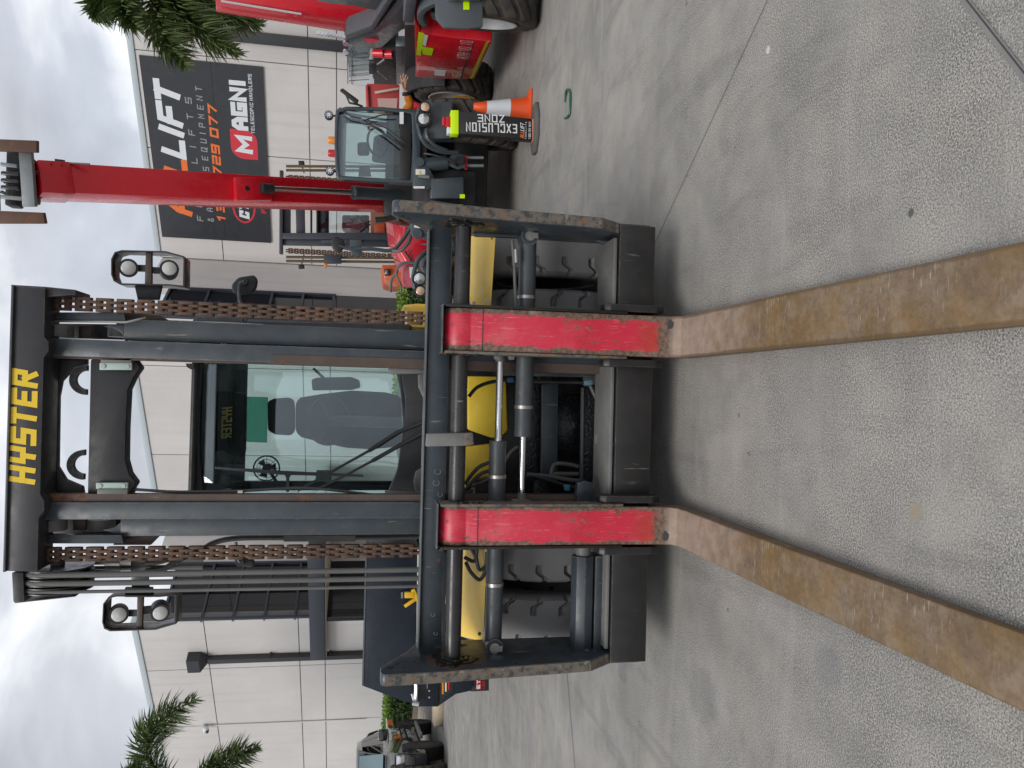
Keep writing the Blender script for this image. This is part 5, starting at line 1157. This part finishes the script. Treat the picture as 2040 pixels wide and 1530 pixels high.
# ---- worker in orange reaching past the telehandler cab
M_hv = paint('hi_vis_orange_shirt', (.62,.20,.012), .8, var=.12, dirt=.2, dirtcol=(.25,.09,.02)); M_skin = plain('skin', (.46,.26,.18), .55); M_trou = plain('navy_trousers', (.015,.018,.03), .85); M_hair = plain('dark_hair', (.02,.015,.012), .6)
def skin_fig(name, verts, edges, rads, mat, parent, loc, sub=2, root=0):
    me = bpy.data.meshes.new(name); me.from_pydata([tuple(Vector(v)-Vector(loc)) for v in verts], edges, []); o = obj(name, me, parent)
    sk = o.modifiers.new('skin', 'SKIN'); 
    if not me.skin_vertices: me.skin_vertices.new()
    for i, r in enumerate(rads):
        me.skin_vertices[0].data[i].radius = (r, r) if not isinstance(r, tuple) else r
        me.skin_vertices[0].data[i].use_root = (i == root)
    ss = o.modifiers.new('sub', 'SUBSURF'); ss.levels = sub; ss.render_levels = sub
    me.materials.append(mat)
    for p in me.polygons: p.use_smooth = True
    return o
YP = 10.75
pe = Thing('person', V(I(900,245,YP).x, YP, 0), 'person in an orange work shirt reaching out from behind the telehandler cab', 'person')
bx = pe.loc.x; hand = I(806,166,YP-.15); wr = I(808,186,YP-.12); elb = I(818,206,YP-.05); shd = V(elb.x-.24, YP+.02, 1.42)
pel = V(bx, YP+.12, .90); chest = V((bx+shd.x)/2-.05, YP+.06, 1.30); neck = V(chest.x+.02, YP-.05, 1.52)
body = [pel, pel.lerp(chest,.5), chest, neck, shd, shd.lerp(elb,.5), elb, elb.lerp(wr,.85), V(chest.x-.19,YP+.08,1.40), V(chest.x-.26,YP-.08,1.16), V(chest.x-.20,YP-.25,1.02)]
torso = skin_fig('torso', body, [(0,1),(1,2),(2,3),(2,4),(4,5),(5,6),(6,7),(2,8),(8,9),(9,10)], [(.15,.12),(.145,.11),(.17,.12),.065,.085,.07,.062,.052,.085,.06,.045], M_hv, pe.e, pe.loc)
legs = [pel, pel+V(-.10,0,-.04), V(bx-.12,YP+.02,.48), V(bx-.12,YP+.12,.09), V(bx-.12,YP-.10,.045), pel+V(.10,0,-.04), V(bx+.14,YP+.0,.48), V(bx+.16,YP+.12,.09), V(bx+.16,YP-.1,.045)]
skin_fig('trousers', legs, [(0,1),(1,2),(2,3),(3,4),(0,5),(5,6),(6,7),(7,8)], [.14,.10,.075,.055,.045,.10,.075,.055,.045], M_trou, pe.e, pe.loc)
fa = (hand-wr).normalized()
hv = [elb.lerp(wr,.8), wr, hand, hand+fa*.05+V(0,-.02,.045), hand+fa*.09+V(0,-.04,.04), hand+fa*.06+V(0,-.03,.015), hand+fa*.11+V(0,-.05,.005), hand+fa*.06+V(0,-.03,-.015), hand+fa*.10+V(0,-.05,-.03), hand+fa*.05+V(0,-.02,-.04), hand+fa*.08+V(0,-.04,-.055), wr.lerp(hand,.5)+V(0,-.035,.03), hand+V(0,-.06,.05)]
skin_fig('hand', hv, [(0,1),(1,2),(2,3),(3,4),(2,5),(5,6),(2,7),(7,8),(2,9),(9,10),(1,11),(11,12)], [.045,.034,(.042,.022),.011,.009,.011,.009,.011,.009,.010,.008,.013,.010], M_skin, pe.e, pe.loc)
pe.part('watch', MB().cyl(wr-fa*.03, wr+fa*.012, .047, 18), M_trou)
hc = neck + V(.04,-.08,.16)
hdm = MB().lathe(hc-V(0,0,.12), (0.05,-.1,1), [(0,.02),(.02,.055),(.06,.075),(.12,.082),(.18,.078),(.22,.05),(.24,0)], 18)
hd_ = pe.part('head', hdm, M_skin); pe.part('hair', MB().lathe(hc+V(0,.015,.0), (0.05,-.0,1), [(0,.085),(.05,.09),(.09,.075),(.125,.04),(.135,0)], 18), M_hair, parent=hd_)
pe.part('neck', MB().cyl(neck-V(0,0,.05), hc-V(0,0,.08), .055, 14), M_skin); pe.part('nose', MB().lathe(hc+V(.0,-.09,-.01), (0,-.3,-1), [(0,.006),(.02,.012),(.035,.014),(.045,0)], 8), M_skin, parent=hd_)
for s_ in (-1,1): pe.part('ear', MB().lathe(hc+V(s_*.082,0,-.02), (s_,0,0), [(0,.026),(.012,.024),(.016,0)], 10), M_skin, parent=hd_); pe.part('eye', MB().lathe(hc+V(s_*.03,-.076,.015), (0,-1,0), [(0,.012),(.005,.009),(.007,0)], 8), M_white, parent=hd_)
pe.part('mouth', MB().box(hc.x-.022,hc.x+.022,hc.y-.083,hc.y-.075,hc.z-.066,hc.z-.058), plain('lips', (.35,.13,.10), .5), parent=hd_)
for s_ in (-.12,.16): pe.part('boot', MB().box(bx+s_-.05,bx+s_+.05,YP-.16,YP+.16,0,.10), M_trou, bevel=.03)

# ---- far forklift with an orange body
YC = 15.0
fc_ = Thing('forklift', V(I(800,420,YC).x, YC+1.2, 0), 'orange forklift with a dark chained mast parked behind the raised boom', 'forklift')
M_orange = paint('orange_paint', (.62,.10,.02), .4, dirt=.15, coat=.3)
M_mastc = paint('far_mast_paint', (.032,.040,.052), .45, dirt=.2)
def Fc(name, pts, Y, d, mat, parent=None, bevel=.008): return plate(fc_, name, pts, Y, d, mat, parent, bevel)
top = Fc('mast_crossbeam', [(557,339),(556,505),(563,505),(564,339)], YC, .12, M_mastc)
Fc('cross_plate', [(563,362),(563,464),(579,464),(579,362)], YC+.1, .04, M_mastc); Fc('cross_plate', [(588,362),(590,466),(608,466),(606,362)], YC+.12, .05, M_mastc); Fc('cross_plate', [(618,362),(618,464),(622,464),(622,362)], YC+.3, .05, M_mastc)
Fc('mast_rail', [(562,464),(562,476),(800,478),(800,463)], YC, .12, M_mastc); Fc('mast_rail', [(562,476),(563,487),(800,491),(800,478)], YC+.06, .12, M_mastc)
Fc('mast_rail', [(562,358),(562,370),(800,372),(800,360)], YC, .12, M_mastc); Fc('mast_rail', [(640,478),(716,476),(716,484),(640,484)], YC-.02, .03, M_mastc)
for yc in (353, 499):
    a, b = I(566,yc,YC-.02), I(770,yc+(2 if yc > 400 else -2),YC-.02); nl = int((a.z-b.z)/.05); anc = fc_.part('lift_chain', MB().box(a.x-.05,a.x+.05,a.y-.04,a.y+.04,b.z-.1,b.z-.02), M_chain)
    for i in range(nl): fc_.share('chain_link', LK[i % 2], V(a.x, a.y, b.z+.05*i), parent=anc, scale=(1.3,1.3,1.0))
    for dx in (-1,1): fc_.part('mast_tube', MB().cyl(I(570,(335 if yc < 400 else 516)+dx*4,YC+.1), I(790,(336 if yc < 400 else 518)+dx*4,YC+.1), .026, 8), paint('bronze_tube', (.16,.12,.07), .4, metal=.5))
    y_ = 324 if yc < 400 else 531
    mr = Fc('mirror', [(594,y_-4),(606,y_-4),(607,y_+4),(595,y_+5)], YC+.1, .03, M_black, None, .01); fc_.part('mirror_arm', MB().cyl(I(600,y_,YC+.15), I(606,345 if yc < 400 else 506,YC+.15), .012, 6), M_black, parent=mr)
Fc('rail_box', [(645,507),(680,507),(680,524),(645,524)], YC-.05, .12, M_mastc); Fc('side_lamp', [(645,524),(652,524),(650,533),(646,533)], YC, .1, M_amber)
fcab = Fc('cab', [(630,358),(630,466),(634,466),(634,358)], YC+.8, 1.2, M_black)
Fc('cab_header', [(634,362),(634,464),(655,464),(655,362)], YC+.85, .05, M_glassd, fcab); Fc('windscreen', [(655,362),(655,464),(736,464),(736,362)], YC+.85, .02, M_teal, fcab); Fc('seat', [(682,428),(681,455),(690,463),(736,463),(736,428)], YC+1.5, .2, plain('maroon_seat', (.12,.025,.03), .6), fcab, .03)
Fc('cowl', [(738,362),(738,474),(800,474),(800,362)], YC+.7, .3, paint('brown_cowl', (.22,.09,.05), .5), fcab); Fc('control_box', [(745,447),(746,470),(767,470),(766,446)], YC+.66, .04, M_orange, fcab)
fc_.part('wiper', MB().cyl(I(720,462,YC+.8), I(745,440,YC+.8), .015, 6).cyl(I(705,475,YC+.8), I(742,436,YC+.8), .012, 6), M_black, parent=fcab)
bd = Fc('body', [(759,527),(765,555),(785,560),(860,560),(860,335),(790,335),(790,527)], YC+1.0, 1.8, M_orange, None, .05)
lm = Fc('headlight', [(765,536),(766,549),(777,549),(777,537)], YC+.93, .06, M_black, bd, .01); Fc('lens', [(767,538),(767,546),(773,546),(773,538)], YC+.92, .01, M_lamp, bd, .004)
for y in (350, 525):
    w_ = wheel_at(fc_, (I(800,y,YC+.8).x, YC+1.0, .5), 0, .83)
for y in (360, 515): wheel_at(fc_, (I(800,y,YC+.8).x, YC+2.6, .42), 0, .7)
for y in (392, 452): Fc('fork', [(845,y-8),(845,y+8),(870,y+8),(870,y-8)], YC-.1, .06, M_fbr)
Fc('fork_carriage', [(820,352),(820,500),(832,500),(832,352)], YC-.05, .06, M_mastc)

# ---- traffic cone, barrier post, strap
cb_ = G(1054,222); M_cone = plain('cone_orange', (.80,.09,.012), .45); M_refl = plain('cone_white_band', (.70,.72,.76), .35)
co = Thing('traffic_cone', cb_, 'orange traffic cone with one white band standing beside the exclusion post', 'cone')
hC = I(943,222,cb_.y).z; r0, r1 = .155, .043
def cr_(z): return r0 + (r1-r0)*(z-.04)/(hC-.04)
z1, z2 = hC*.36, hC*.77
co.part('cone_body', MB().lathe(cb_, (0,0,1), [(.03,r0+.004),(.06,cr_(.06)),(z1,cr_(z1)),(z2,cr_(z2)),(hC-.012,r1),(hC,r1-.01),(hC,r1-.02),(.1,r0-.03)], 28), M_cone)
co.part('white_band', MB().lathe(cb_, (0,0,1), [(z1,cr_(z1)+.0025),(z2,cr_(z2)+.0025)], 28), M_refl)
co.part('cone_base', MB().box(cb_.x-.20,cb_.x+.20,cb_.y-.20,cb_.y+.20,0,.035), M_cone, bevel=.012)
bb = G(1070,257)
bp_ = Thing('exclusion_post', bb, 'black exclusion zone post with a lime band and white vertical lettering', 'barrier post')
YB = bb.y - .02
M_pb = paint('post_black_sleeve', (.012,.012,.013), .4, dirt=.15); 
sl_ = plate(bp_, 'sleeve', [(913,220),(915,266),(1061,279),(1060,236)], YB, .11, M_pb, None, .012)
plate(bp_, 'lime_band', [(898,219),(898,266),(914,267),(914,219)], YB-.006, .125, M_lime, None, .008); plate(bp_, 'knob_neck', [(888,232),(888,252),(899,254),(899,231)], YB+.02, .07, M_redl, None, .012); plate(bp_, 'knob', [(881,232),(881,248),(889,250),(889,231)], YB+.02, .07, M_redl, None, .018)
plate(bp_, 'white_tab', [(891,252),(891,266),(898,266),(898,254)], YB+.01, .08, M_white, None, .005); plate(bp_, 'foot_block', [(1060,236),(1061,280),(1068,280),(1067,237)], YB, .12, plain('salmon_block', (.62,.22,.12), .6), None, .006)
oc = [bb + V(math.cos(R(22.5+45*i))*.30, math.sin(R(22.5+45*i))*.17, 0) for i in range(8)]
bp_.part('foot_plate', MB().prism(oc, (0,0,.045)), paint('grey_rubber_foot', (.10,.10,.10), .7, dirt=.5), bevel=.01)
def vert_place(x, y, p0, p1, Y):             # text that climbs the post, letter tops to the left
    a, b = I(*p0, Y), I(*p1, Y); d_ = (b-a); 
    def f(tx, ty, k=0): 
        L_ = d_.length; u_ = d_/L_; nrm = V(-u_.z, 0, u_.x)
        return a + u_*tx + nrm*ty + V(0,-.0004*k,0)
    return f, d_.length
f_, L_ = vert_place(0,0,(1030,247.5),(921,243),YB-.004)
lettering(bp_, 'EXCLUSION', 0, 0, .100, L_/9-.016, .016, .0135, 0, f_, M_white, parent=sl_)
f_, L_ = vert_place(0,0,(1005,229),(948,227),YB-.004)
lettering(bp_, 'ZONE', 0, 0, .085, L_/4-.016, .016, .0135, 0, f_, M_white, parent=sl_)
q0 = I(1050,277.5,YB-.004); q1 = I(1057,277.8,YB-.004)
hp = lambda dz: (lambda x, y, k=0: V(I(1042,278,YB).x + x, YB-.004-.0004*k, I(1042,278,YB).z + dz + y))
xx = lettering(bp_, 'ALL', .012, 0, .045, .022, .003, .007, .25, hp(-.01), M_or, parent=sl_, each=False); lettering(bp_, 'LIFT', xx, 0, .045, .022, .003, .007, .25, hp(-.01), M_white, parent=sl_, each=False)
lettering(bp_, '1300 729 7077', .010, 0, .026, .0125, .004, .004, 0, hp(-.085), M_white, parent=sl_, each=False); lettering(bp_, 'FORKLIFTS', .012, 0, .018, .012, .010, .003, 0, hp(-.038), M_white, parent=sl_, each=False)
st = Thing('strap', G(1132,205), 'green bent plastic strap lying on the concrete before the cone', 'strap')
st.part('strap_loop', MB().tube([G(1128,236)+V(0,0,.012), G(1137,228)+V(0,0,.012), G(1138.5,200)+V(0,0,.012), G(1138,183)+V(0,0,.012), G(1134,179)+V(0,0,.02), G(1130,186)+V(0,0,.014), G(1127.5,204)+V(0,0,.012)], .011, 6, smooth=3), plain('dark_green_plastic', (.008,.10,.05), .45))

# ---- dark blue service ute seen from behind
M_nv = paint('navy_gloss_paint', (.009,.014,.023), .35, var=.15, dirt=.12, dirtcol=(.06,.07,.08), bump=.0, spec=.35)
YN = 9.55
nu = Thing('service_ute', V(I(900,1260,YN).x, YN+2, 0), 'navy tray back service ute with chrome latch and tail lights behind the forklift', 'ute')
def Nu(name, pts, Y, d, mat, parent=None, bevel=.008): return plate(nu, name, pts, Y, d, mat, parent, bevel)
tray = Nu('canopy', [(728,1095),(721,1366),(782,1389),(822,1402),(830,1402),(836,1095)], YN, 2.2, M_nv, None, .006)
Nu('canopy_edge', [(729,1095),(722,1366),(724,1366),(731,1095)], YN-.01, .02, plain('edge_trim', (.10,.12,.15), .3), tray, 0)
Nu('tray_rail', [(832,1095),(828,1400),(831,1402),(836,1095)], YN-.06, .05, plain('white_rail', (.62,.60,.58), .4), tray, .003)
tail = Nu('tail_board', [(836,1095),(822,1408),(868,1408),(873,1406),(880,1095)], YN-.05, .06, M_nv, None, .006); Nu('slot', [(838,1300),(837,1372),(842,1378),(848,1372),(848,1300)], YN-.056, .01, M_black, tail, 0); Nu('slot_trim', [(850,1330),(850,1372),(852,1372),(852,1330)], YN-.06, .01, M_galv, tail, 0)
for y in (1376,1389): disc(nu, 'bolt', I(855,y,YN-.05), (0,-1,0), .012, .008, M_clamp, tail, 10)
lt = nu.part('latch', MB().tube([I(827,1345,YN-.1), I(829,1368,YN-.12), I(828,1390,YN-.12), I(828,1402,YN-.1)], .026, 8, smooth=3).cyl(I(820,1382,YN-.1), I(826,1402,YN-.1), .012, 8).cyl(I(822,1400,YN-.14), I(834,1402,YN-.14), .03, 10), M_lamp, parent=tail)
fr_ = Nu('lamp_frame', [(873,1095),(868,1408),(872,1408),(908,1383),(940,1376),(940,1095)], YN-.02, .05, M_nv, None, .006); Nu('lamp_recess', [(877,1340),(877,1397),(902,1374),(902,1340)], YN-.028, .01, M_black, fr_, 0)
for i, (mm, ye) in enumerate(((M_amber,1383),(plain('cream_lamp', (.70,.62,.40), .3),1379),(M_redl,1376))): Nu('lamp_bar', [(880.5+6*i,1340),(880.5+6*i,ye-i),(884+6*i,ye-i),(884+6*i,1340)], YN-.04, .012, mm, fr_, .002)
mf = Nu('mud_flap', [(938,1330),(938,1378),(974,1376),(974,1330)], YN+.05, .012, M_black, None, .004); Nu('flap_badge', [(949,1336),(948,1374),(958,1374),(958,1336)], YN+.045, .003, M_redl, mf, 0)
q0 = I(956.5,1372,YN+.042); lettering(nu, 'ETS', 0, 0, .045, .05, .01, .012, 0, lambda x, y, k=0: V(q0.x+x, YN+.042-.0004*k, q0.z+y), M_white, parent=mf); 
q1 = I(966,1373,YN+.042); lettering(nu, '1300 ETS', 0, 0, .03, .022, .004, .006, 0, lambda x, y, k=0: V(q1.x+x, YN+.042-.0004*k, q1.z+y), M_redl, parent=mf, each=False)
for s_ in (0,1):
    for dy in (0, 3.0):
        xw = I(990,1338,YN).x if s_ == 0 else I(990,1338,YN).x + 1.55
        wheel_at(nu, (xw, YN+.75+dy, .38), 0, .62, s_ == 1)
nu.part('cabin', MB().prism([V(I(900,1400,YN).x+.12,y_,z_) for y_,z_ in ((YN+2.3,.5),(YN+2.3,1.68),(YN+2.6,1.72),(YN+3.4,1.70),(YN+3.9,1.2),(YN+4.9,1.1),(YN+5.0,.5))], (1.75,0,0)), M_nv, bevel=.06, seg=3); nu.part('chassis', MB().box(I(900,1338,YN).x+.25, I(900,1338,YN).x+1.3, YN+.1, YN+4.8, .35,.6), M_black)
vl = nu.part('lever', MB().prism(pI([(806,1180),(826,1180),(826,1192),(806,1192)], YN-.12), (0,.05,0)), plain('yellow_handle', (.75,.42,.01), .4), bevel=.008); nu.part('lever_arm', MB().beam(I(828,1193,YN-.1), I(806,1208,YN-.1), .03,.04).beam(I(822,1174,YN-.1), I(832,1196,YN-.1), .03,.05), plain('yellow_lever', (.75,.42,.01), .4), parent=vl, bevel=.005); nu.part('lever_tip', MB().prism(pI([(799,1180),(803,1180),(803,1192),(799,1192)], YN-.11), (0,.03,0)), M_galv, parent=vl)

# ---- black ute by the hedge
rear, front = V(-8.36,19.9,0), V(-7.52,16.7,0); e1 = (front-rear).normalized(); e2 = Vector((-e1.y, e1.x, 0))     # e2 points to the visible flank? fixed below
if e2.x < 0: e2 = -e2
org = rear - e1*1.15                                      # tail, visible flank line
bu = Thing('black_ute', org + e1*2.6 - e2*.9, 'glossy black dual cab ute with orange and white door lettering by the hedge', 'ute')
M_bk = paint('black_car_paint', (.010,.010,.011), .12, var=.05, dirt=.05, bump=0, coat=1.0)
def U(a, b, z): return org + e1*a - e2*b + V(0,0,z)       # a along, b inward, z up
prof = [(.02,.55),(.0,1.08),(.06,1.10),(1.72,1.12),(1.76,1.12),(1.95,1.70),(2.3,1.82),(3.2,1.82),(3.45,1.76),(4.05,1.20),(4.9,1.10),(5.2,.98),(5.25,.62),(5.2,.42),(4.75,.40),(.3,.46)]
body_ = MB()
for b0, b1, inset in ((0,1.86,0),): body_.prism([U(a, b0 + (.16 if z > 1.2 else 0), z) for a, z in prof], -e2*1.86)
m = MB(); n = len(prof)
L1 = [U(a, (.0 if z < 1.15 else .20), z) for a, z in prof]; R1 = [U(a, 1.86 - (.0 if z < 1.15 else .20), z) for a, z in prof]
m.add(L1 + R1, [tuple(range(n)), tuple(range(2*n-1, n-1, -1))] + [(i, i+n, (i+1) % n + n, (i+1) % n) for i in range(n)])
bo = bu.part('body', m, M_bk, bevel=.03, seg=2)
def flat(name, pts, off, mat, par=None):                  # on the flank, leaning in above the waist
    return bu.part(name, MB().prism([U(a, (.0 if z < 1.15 else (z-1.12)/.7*.20) - off, z) for a, z in pts], e2*.006), mat, parent=par or bo, smooth=False)
flat('window', [(2.10,1.26),(2.22,1.66),(2.68,1.72),(2.68,1.26)], .01, M_glassd); flat('window', [(2.76,1.26),(2.76,1.72),(3.30,1.70),(3.82,1.26)], .01, M_glassd)
bu.part('windscreen', MB().prism([U(3.50,.30,1.72)+V(0,0,.03), U(3.50,1.56,1.72)+V(0,0,.03), U(4.06,1.68,1.22)+V(0,0,.03), U(4.06,.18,1.22)+V(0,0,.03)], e1*.01), plain('sky_windscreen', (.16,.22,.24), .05), parent=bo)
bu.part('sports_bar', MB().tube([U(1.0,.15,1.1), U(1.25,.2,1.5), U(1.7,.22,1.58)], .035, 8, smooth=3).tube([U(1.0,1.7,1.1), U(1.25,1.66,1.5), U(1.7,1.64,1.58)], .035, 8, smooth=3).cyl(U(1.3,.2,1.52), U(1.3,1.66,1.52), .035, 8), M_bk, parent=bo)
for a in (1.15, 4.35):
    c = U(a, .10, .40); rz = math.atan2(e2.y, e2.x)
    bu.part('wheel_arch', MB().cyl(U(a,-.015,.42), U(a,.25,.42), .45, 26), M_black, parent=bo)
    for b_, fl in ((.10,True),(1.74,False)):
        w_ = obj('wheel', None, bu.e, U(a,b_,.40) - bu.loc); bpy.data.objects.remove(w_)
        m2 = MB().lathe((0,0,0),(1,0,0),[(-.12,.27),(-.13,.36),(-.11,.395),(-.05,.40),(.05,.40),(.11,.395),(.13,.36),(.12,.27)], 32, cap=False)
        wm = MB().lathe((0,0,0),(1,0,0),[(.04,.27),(.05,.26),(.05,.0)], 28)
        w_ = obj('wheel', wm.mesh('wheel', M_black), bu.e, U(a,b_,.40) - bu.loc); w_.rotation_euler = (0,0,rz + (0 if fl else math.pi)); obj('tyre', m2.mesh('tyre', paint('road_tyre', (.03,.03,.03), .75, dirt=.2)), w_)
        sp_ = MB()
        for i in range(6): sp_.beam(V(.07,math.cos(i*1.047)*.05,math.sin(i*1.047)*.05), V(.085,math.cos(i*1.047)*.26,math.sin(i*1.047)*.26), .06, .03, up=(1,0,0))
        sp_.tube([V(.08,math.cos(k*.2618)*.262,math.sin(k*.2618)*.262) for k in range(25)], .012, 6); obj('rim', sp_.mesh('rim', M_sil), w_)
bu.part('side_step', MB().beam(U(1.75,-.08,.42), U(3.75,-.08,.42), .10, .07), M_galv, bevel=.02)
mr_ = bu.part('mirror', MB().obox(U(3.70,-.14,1.26), (.24,.14,.20), Matrix((e2,e1,V(0,0,1))).transposed()), M_bk, bevel=.04); bu.part('mirror_cap', MB().obox(U(3.64,-.15,1.29), (.20,.05,.14), Matrix((e2,e1,V(0,0,1))).transposed()), M_white, parent=mr_, bevel=.03)
for a in (1.95, 2.72, 3.62): flat('door_gap', [(a,.5),(a,1.2),(a+.012,1.2),(a+.012,.5)], .009, M_black)
for a in (2.10, 2.85): bu.part('door_handle', MB().beam(U(a,-.03,1.02), U(a+.16,-.03,1.02), .03, .03), M_lamp)
fu = lambda z0: (lambda x, y, k=0: U(3.5 - x, -.011 - .0004*k, z0 + y))
e_ = lettering(bu, 'ALL', .06, 0, .20, .20, .02, .06, -.0, lambda x, y, k=0: U(3.50 - x, -.012, .84+y), M_or, parent=bo); lettering(bu, 'LIFT', e_, 0, .20, .20, .02, .06, 0, lambda x, y, k=0: U(3.50 - x, -.012, .84+y), M_wh, parent=bo)
lettering(bu, 'FORKLIFTS', .10, 0, .07, .09, .06, .016, 0, lambda x, y, k=0: U(3.50 - x, -.012, .73+y), M_wh, parent=bo, each=False); lettering(bu, '1300 729 077', .10, 0, .08, .08, .03, .02, 0, lambda x, y, k=0: U(3.50 - x, -.012, .60+y), M_wh, parent=bo, each=False)
flat('orange_flash', [(.55,.95),(.62,1.08),(1.4,1.08),(1.5,.95)], .012, M_or)
gr_ = bu.part('grille', MB().prism([U(5.255,.42,.62), U(5.255,1.44,.62), U(5.22,1.44,.96), U(5.22,.42,.96)], e1*.03), M_black, parent=bo)
for z in (.70,.78,.88): bu.part('grille_bar', MB().beam(U(5.29,.42,z), U(5.29,1.44,z), .03, .035), M_lamp, parent=gr_)
for b_ in (.22, 1.64): bu.part('headlight', MB().obox(U(5.14,b_,.93), (.40,.25,.17), Matrix((e2,e1,V(0,0,1))).transposed()), M_lamp, parent=bo, bevel=.03); bu.part('fog_light', MB().cyl(U(5.24,b_,.55), U(5.27,b_,.55), .06, 14), M_lamp, parent=bo)
bu.part('bumper', MB().obox(U(5.2,.93,.52), (1.84,.22,.24), Matrix((e2,e1,V(0,0,1))).transposed()), M_black, parent=bo, bevel=.05)
bu.part('bonnet_scoop', MB().obox(U(4.45,.93,1.17), (.6,.5,.07), Matrix((e2,e1,V(0,0,1))).transposed()), M_bk, parent=bo, bevel=.03)
# a lugged tyre just inside the edge of the picture
lt_ = Thing('loose_tyre', G(893,1540)+V(-.1,.3,0), 'big lugged machine tyre standing in front of the black ute', 'tyre')
w_ = wheel_at(lt_, lt_.loc + V(-.08,.0,.57), R(20), .95)

# ---- palms
M_pal = leafmat('palm_leaflets', (.055,.085,.025), (.12,.165,.055)); M_paltr = paint('palm_trunk', (.22,.20,.17), .85, dirt=.4)
def palm(label, base, crown, fronds, seed):
    rnd_ = random.Random(seed); th = Thing('palm_tree', base, label, 'palm', 'palms along the building')
    th.part('trunk', MB().tube([base, base.lerp(crown,.35)+V(.05,0,0), base.lerp(crown,.7), crown], [.22,.17,.15,.14], 12, smooth=4), M_paltr)
    th.part('crownshaft', MB().tube([crown-V(0,0,.3), crown+V(0,0,.3)], .13, 10), leafmat('crownshaft_green', (.08,.14,.04), (.12,.2,.06)))
    for (tip, sag, wd) in fronds:
        m = MB(); P_ = []; ctrl = crown.lerp(tip,.5) + V(0,0,sag)
        for i in range(31):
            t = i/30; P_.append(crown*(1-t)**2 + ctrl*2*t*(1-t) + tip*t*t)
        for i in range(6, 31):
            tg = (P_[min(i+1,30)] - P_[i-1]).normalized(); wl = wd*(.55 + .6*math.sin(math.pi*min(1,(i-4)/27)))*(1 if i < 27 else .6)
            for k in range(26):
                a = rnd_.uniform(0,6.283); s1 = tg.cross(V(0,0,1)).normalized(); s2 = s1.cross(tg)
                out_ = (s1*math.cos(a) + s2*math.sin(a)); d_ = (out_*1.0 + tg*rnd_.uniform(.5,1.0)).normalized(); L_ = wl*rnd_.uniform(.8,1.45)
                p = P_[i] + tg*rnd_.uniform(-.06,.06); q = d_.cross(V(rnd_.random(),rnd_.random(),rnd_.random())).normalized()*.016
                mid_ = p + d_*L_*.55; tipp = p + d_*L_ + V(0,0,-.18*L_)
                m.add([p-q*.6, p+q*.6, mid_+q, mid_-q], [(0,1,2,3)]); m.add([mid_-q, mid_+q, tipp], [(0,1,2)])
        o = th.part('frond', m, M_pal, smooth=False)
        th.part('frond_stem', MB().tube(P_, [.035,.03,.02,.012,.006], 6), M_twig, parent=o)
YQ = 15.2; cr1 = I(350,-70,YQ)
palm('tall palm whose fronds hang over the banner corner', V(cr1.x+.15, YQ, 0), cr1, [(I(268,50,YQ-.3), .9, .38), (I(190,30,YQ+.3), .7, .36), (I(365,125,YQ-.4), .75, .40), (I(468,102,YQ-.2), .95, .42), (I(512,48,YQ+.2), .6, .42), (I(300,-190,YQ), .9, .4), (I(420,-170,YQ+.5), .8, .4), (I(250,-110,YQ-1), .9, .4), (I(330,-60,YQ-2), .8, .4)], 3)
YQ = 19.0; cr2 = I(400,1585,YQ)
palm('palm with thick feathery fronds beside the security camera', V(cr2.x-.2, YQ, 0), cr2, [(I(382,1396,YQ-.3), 2.1, .50), (I(508,1490,YQ-.4), .75, .42), (I(262,1540,YQ), .9, .5), (I(420,1740,YQ), .9, .45), (I(300,1700,YQ+.5), 1.0, .45), (I(480,1600,YQ-1.5), .8, .45)], 5)
